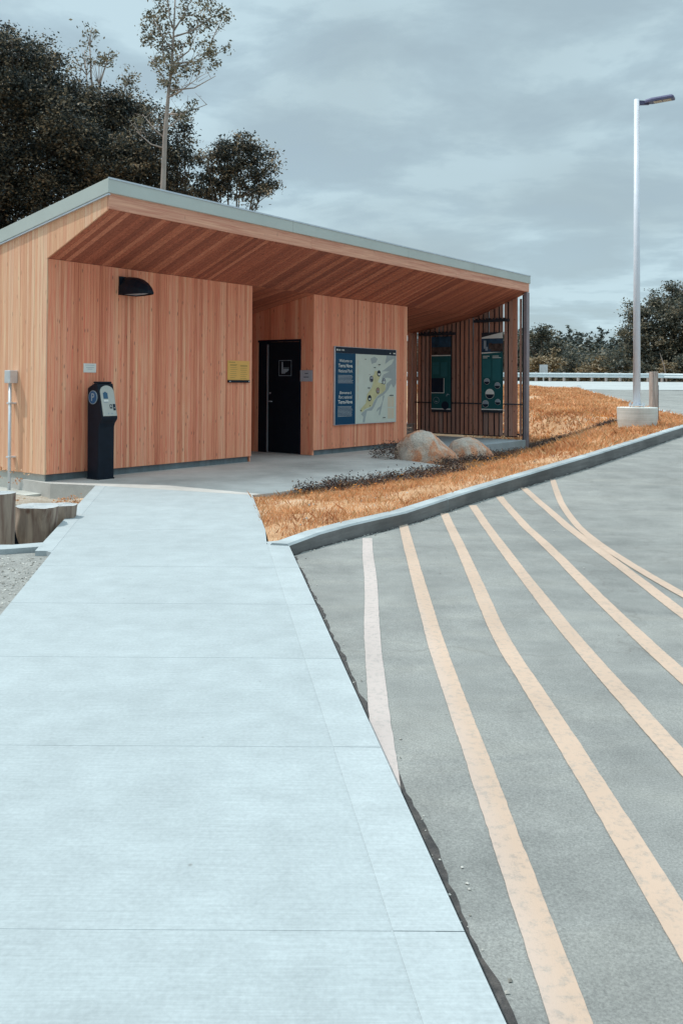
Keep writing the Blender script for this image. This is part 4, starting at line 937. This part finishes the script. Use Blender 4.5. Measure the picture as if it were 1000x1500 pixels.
# weeds in the shade line and by the boulders
rng = np.random.default_rng(9); cs = []
for _ in range(1000):
    s_ = rng.uniform(1.6, 14.6); t_ = -3.45-rng.uniform(0, .18+.11*s_)*rng.random()**.3 if s_ < 6 else rng.normal(-2.95+.05*(s_-6), .22)
    if 6.2 < s_ < 8.9 and rng.random() < .25: t_ = -3.1+rng.normal(0, .12)
    if s_ > 8.8: t_ = rng.uniform(-2.75, -1.7)
    p = lw(s_, t_); cs.append((p.x, p.y, 0))
for _ in range(60): p = lw(rng.uniform(6.6, 7.1), rng.uniform(-1.9, -1.2)); cs.append((p.x, p.y, rng.uniform(0, .3)))
for _ in range(24): p = lw(rng.uniform(9.5, 9.8), rng.uniform(-.6, -.15)); cs.append((p.x, p.y, rng.uniform(0, .2)))
for _ in range(900):  # dark weed band added to stand in for the shadow streak here
    f = rng.uniform(0, 1)**1.3; s_ = 13.5+f*2.1; t_ = -1.55-1.45*f+rng.normal(0, .22*(1.15-f)); p = lw(s_, t_); cs.append((p.x, p.y, 0))
cs = np.array(cs); keep = free(cs[:, 0], cs[:, 1]) | (cs[:, 2] > 0); cs = cs[keep]
cs[:, 2] += hV(cs[:, 0], cs[:, 1]) + rng.uniform(.02, .10, len(cs))
o = npmesh('weeds', leaves(cs, np.full(len(cs), .05), 26, .018, rng, .9), 4, 'weed'); tag(o, 'dark leafy weeds with pale flower heads along the shaded edge of the verge', 'weeds', None, 'stuff')
fl = []
for _ in range(420):
    s_ = rng.uniform(13.6, 16.5); t_ = rng.uniform(-3.2, -1.2); p = lw(s_, t_); fl.append((p.x, p.y, 0))
for _ in range(160): s_ = rng.uniform(1.2, 11); p = lw(s_, -3.7+rng.normal(0, .3)); fl.append((p.x, p.y, 0))
fl = np.array(fl); fl = fl[free(fl[:, 0], fl[:, 1])]; fl[:, 2] = hV(fl[:, 0], fl[:, 1])+rng.uniform(.04, .12, len(fl))
o = npmesh('wildflowers', leaves(fl, np.full(len(fl), .012), 5, .014, rng), 4, 'flower'); tag(o, 'small bright orange flowers dotted through the verge', 'flowers', None, 'stuff')
# planter litter and plants
cs = []
for _ in range(170): cs.append((-3.7-abs(rng.normal(0, .5)), rng.uniform(9.9, 11.6), -.2+rng.uniform(0, .06)))
for _ in range(60): y = rng.uniform(9.9, 11.3); cs.append((-3.05-(y-9.9)*.15-rng.uniform(.05, .35), y, -.2+rng.uniform(0, .22)))
for _ in range(26): cs.append((rng.uniform(-4.9, -4.3), rng.uniform(11.3, 12.2), rng.uniform(-.1, .35)))
cs = np.array(cs); o = npmesh('leaf_litter', leaves(cs, np.full(len(cs), .045), 12, .02, rng, .4), 4, 'litter'); tag(o, 'orange dead leaves and seed heads in the planter beside the path', 'leaves', None, 'stuff')
# pebbles and grit on the verge and along the kerb foot
def pebbles(pts, rad, name, lab):
    k = len(pts); v = []; f = []
    base = np.array([(1, 0, 0), (0, 1, 0), (-1, 0, 0), (0, -1, 0), (0, 0, .7), (0, 0, -.7)]); ff = [(0, 1, 4), (1, 2, 4), (2, 3, 4), (3, 0, 4), (1, 0, 5), (2, 1, 5), (3, 2, 5), (0, 3, 5)]
    mb = MB()
    for p, r in zip(pts, rad):
        a = rnd.uniform(0, 6.3); ca, sa = math.cos(a), math.sin(a); b = base*np.array([1, rnd.uniform(.6, 1), rnd.uniform(.6, 1.)])*r + NR.normal(0, r*.12, (6, 3))
        mb.quadmesh([(p[0]+q[0]*ca-q[1]*sa, p[1]+q[0]*sa+q[1]*ca, p[2]+q[2]) for q in b], ff)
    o = mb.build(name, 'pebble', fix=False); tag(o, lab, 'pebbles', None, 'stuff')
pp = []; rr = []
for _ in range(500):
    x = rng.uniform(-1.2, 8); y = rng.uniform(8.3, 21)
    if free(np.array([x]), np.array([y]))[0]: pp.append((x, y, float(hV(x, y))+.005)); rr.append(rng.uniform(.008, .03))
for _ in range(90):    # pale stony patch beside the building
    p = lw(rng.uniform(15.0, 17.5), rng.uniform(1.0, 3.5)); pp.append((p.x, p.y, float(hV(p.x, p.y))+.01)); rr.append(rng.uniform(.03, .11))
pebbles(pp, rr, 'pebbles', 'pale pebbles scattered through the dry verge')
pp = []; rr = []
for _ in range(420):
    y = rng.uniform(8.2, 20); x = float(xL(y))+abs(rng.normal(0, .06))+.01; pp.append((x, y, float(hA(y))+.003)); rr.append(rng.uniform(.004, .014))
for _ in range(90):
    y = rng.uniform(1.5, 8); x = float(xL(y))+abs(rng.normal(0, .05))+.01; pp.append((x, y, float(hA(y))+.003)); rr.append(rng.uniform(.003, .009))
for _ in range(60): pp.append((rng.uniform(.3, 9), rng.uniform(3, 16), 0)); rr.append(rng.uniform(.004, .012)); x, y, _z = pp[-1]; pp[-1] = (max(x, float(xL(y))+.1), y, float(hA(y))+.003)
pebbles(pp, rr, 'grit', 'loose grit along the foot of the kerb and over the asphalt')
pp = [(rng.uniform(-6, -2.3), rng.uniform(3.5, 7.6), -.042) for _ in range(5000)]; pp = [p for p in pp if p[0] < xP(p[1])-.02]
pebbles(pp, [rng.uniform(.005, .016) for _ in pp], 'gravel_stones', 'grey gravel stones left of the path')

# ------------------------------------------------------------ sun, sky, camera
a_, o_ = .27, .51                      # shadow run per metre of height: along the front, outward from it
to = Vector((-a_*S[0] + o_*T[0], -a_*S[1] + o_*T[1], 1)).normalized()
sun = bpy.data.lights.new('sun', 'SUN'); sun.energy = 2.3; sun.angle = R(.53); sun.color = (1, .955, .88)
so = bpy.data.objects.new('sun', sun); COL.objects.link(so); so.rotation_euler = to.to_track_quat('Z', 'Y').to_euler()
w = bpy.data.worlds.new('World'); scene.world = w; w.use_nodes = True; nt = w.node_tree; nt.nodes.clear()
out = nt.nodes.new('ShaderNodeOutputWorld'); bg = nt.nodes.new('ShaderNodeBackground'); bg.inputs[1].default_value = .1
nt.links.new(bg.outputs[0], out.inputs[0])
sky = nt.nodes.new('ShaderNodeTexSky'); sky.sky_type = 'NISHITA'; sky.sun_disc = False
sky.sun_elevation = math.asin(to.z); sky.sun_rotation = math.atan2(to.x, to.y); sky.air_density = 1.0; sky.dust_density = 1.0; sky.ozone_density = 1.
tc = nt.nodes.new('ShaderNodeTexCoord'); sp = nt.nodes.new('ShaderNodeSeparateXYZ'); nt.links.new(tc.outputs['Generated'], sp.inputs[0])
den = math_(nt, 'ADD', math_(nt, 'MAXIMUM', sp.outputs[2], 0.), .16)
cx = math_(nt, 'DIVIDE', sp.outputs[0], den); cy = math_(nt, 'DIVIDE', sp.outputs[1], den)
cb = nt.nodes.new('ShaderNodeCombineXYZ'); nt.links.new(cx, cb.inputs[0]); nt.links.new(cy, cb.inputs[1])
n1 = noise(nt, cb.outputs[0], 1.9, 11, .58, (1, 1.25, 1), .25); n2 = noise(nt, cb.outputs[0], .55, 4, .5, (1.1, .7, 1), .2)
cloud = ramp(nt, n1, [(.40, (3.4, 4.45, 4.9)), (.485, (3.75, 4.95, 5.5)), (.56, (4.5, 5.85, 6.4))])
cloud = mix(nt, ramp(nt, n2, [(.44, (0, 0, 0)), (.62, (1, 1, 1))]), cloud, (3.2, 4.05, 4.35))
cover = ramp(nt, n1, [(.3, (.8, .8, .8)), (.55, (.93, .93, .93))])
# thin cloud glows more the higher it stands towards the sun
hi = N(nt, 'ShaderNodeMapRange', interpolation_type='SMOOTHSTEP'); hi.inputs['From Min'].default_value = .42; hi.inputs['From Max'].default_value = .95
hi.inputs['To Min'].default_value = 1.; hi.inputs['To Max'].default_value = 3.1; nt.links.new(sp.outputs[2], hi.inputs['Value'])
vm = N(nt, 'ShaderNodeVectorMath', operation='SCALE'); nt.links.new(cloud, vm.inputs[0]); nt.links.new(hi.outputs[0], vm.inputs['Scale'])
nt.links.new(mix(nt, cover, sky.outputs[0], vm.outputs[0]), bg.inputs[0])
cam = bpy.data.cameras.new('camera'); co = bpy.data.objects.new('camera', cam); COL.objects.link(co); scene.camera = co
cam.sensor_fit = 'HORIZONTAL'; cam.sensor_width = 36; cam.lens = 36*F/1000; cam.clip_end = 3000; cam.clip_start = .05
cam.shift_x = 0; cam.shift_y = -(750-PY)/1000
cp, sp_ = math.cos(PITCH), math.sin(PITCH); fw = Vector((0, cp, sp_)); up0 = Vector((0, -sp_, cp)); r0 = Vector((1, 0, 0))
r_ = r0*math.cos(ROLL) + up0*math.sin(ROLL); u_ = -r0*math.sin(ROLL) + up0*math.cos(ROLL)
mt = Matrix((r_, u_, -fw)).transposed().to_4x4(); mt.translation = (0, 0, H); co.matrix_world = mt
vs = scene.view_settings; vs.view_transform = 'Standard'; vs.look = 'None'; vs.exposure = .36; vs.gamma = 1
scene.render.engine = 'CYCLES'; scene.render.resolution_x = 682; scene.render.resolution_y = 1024
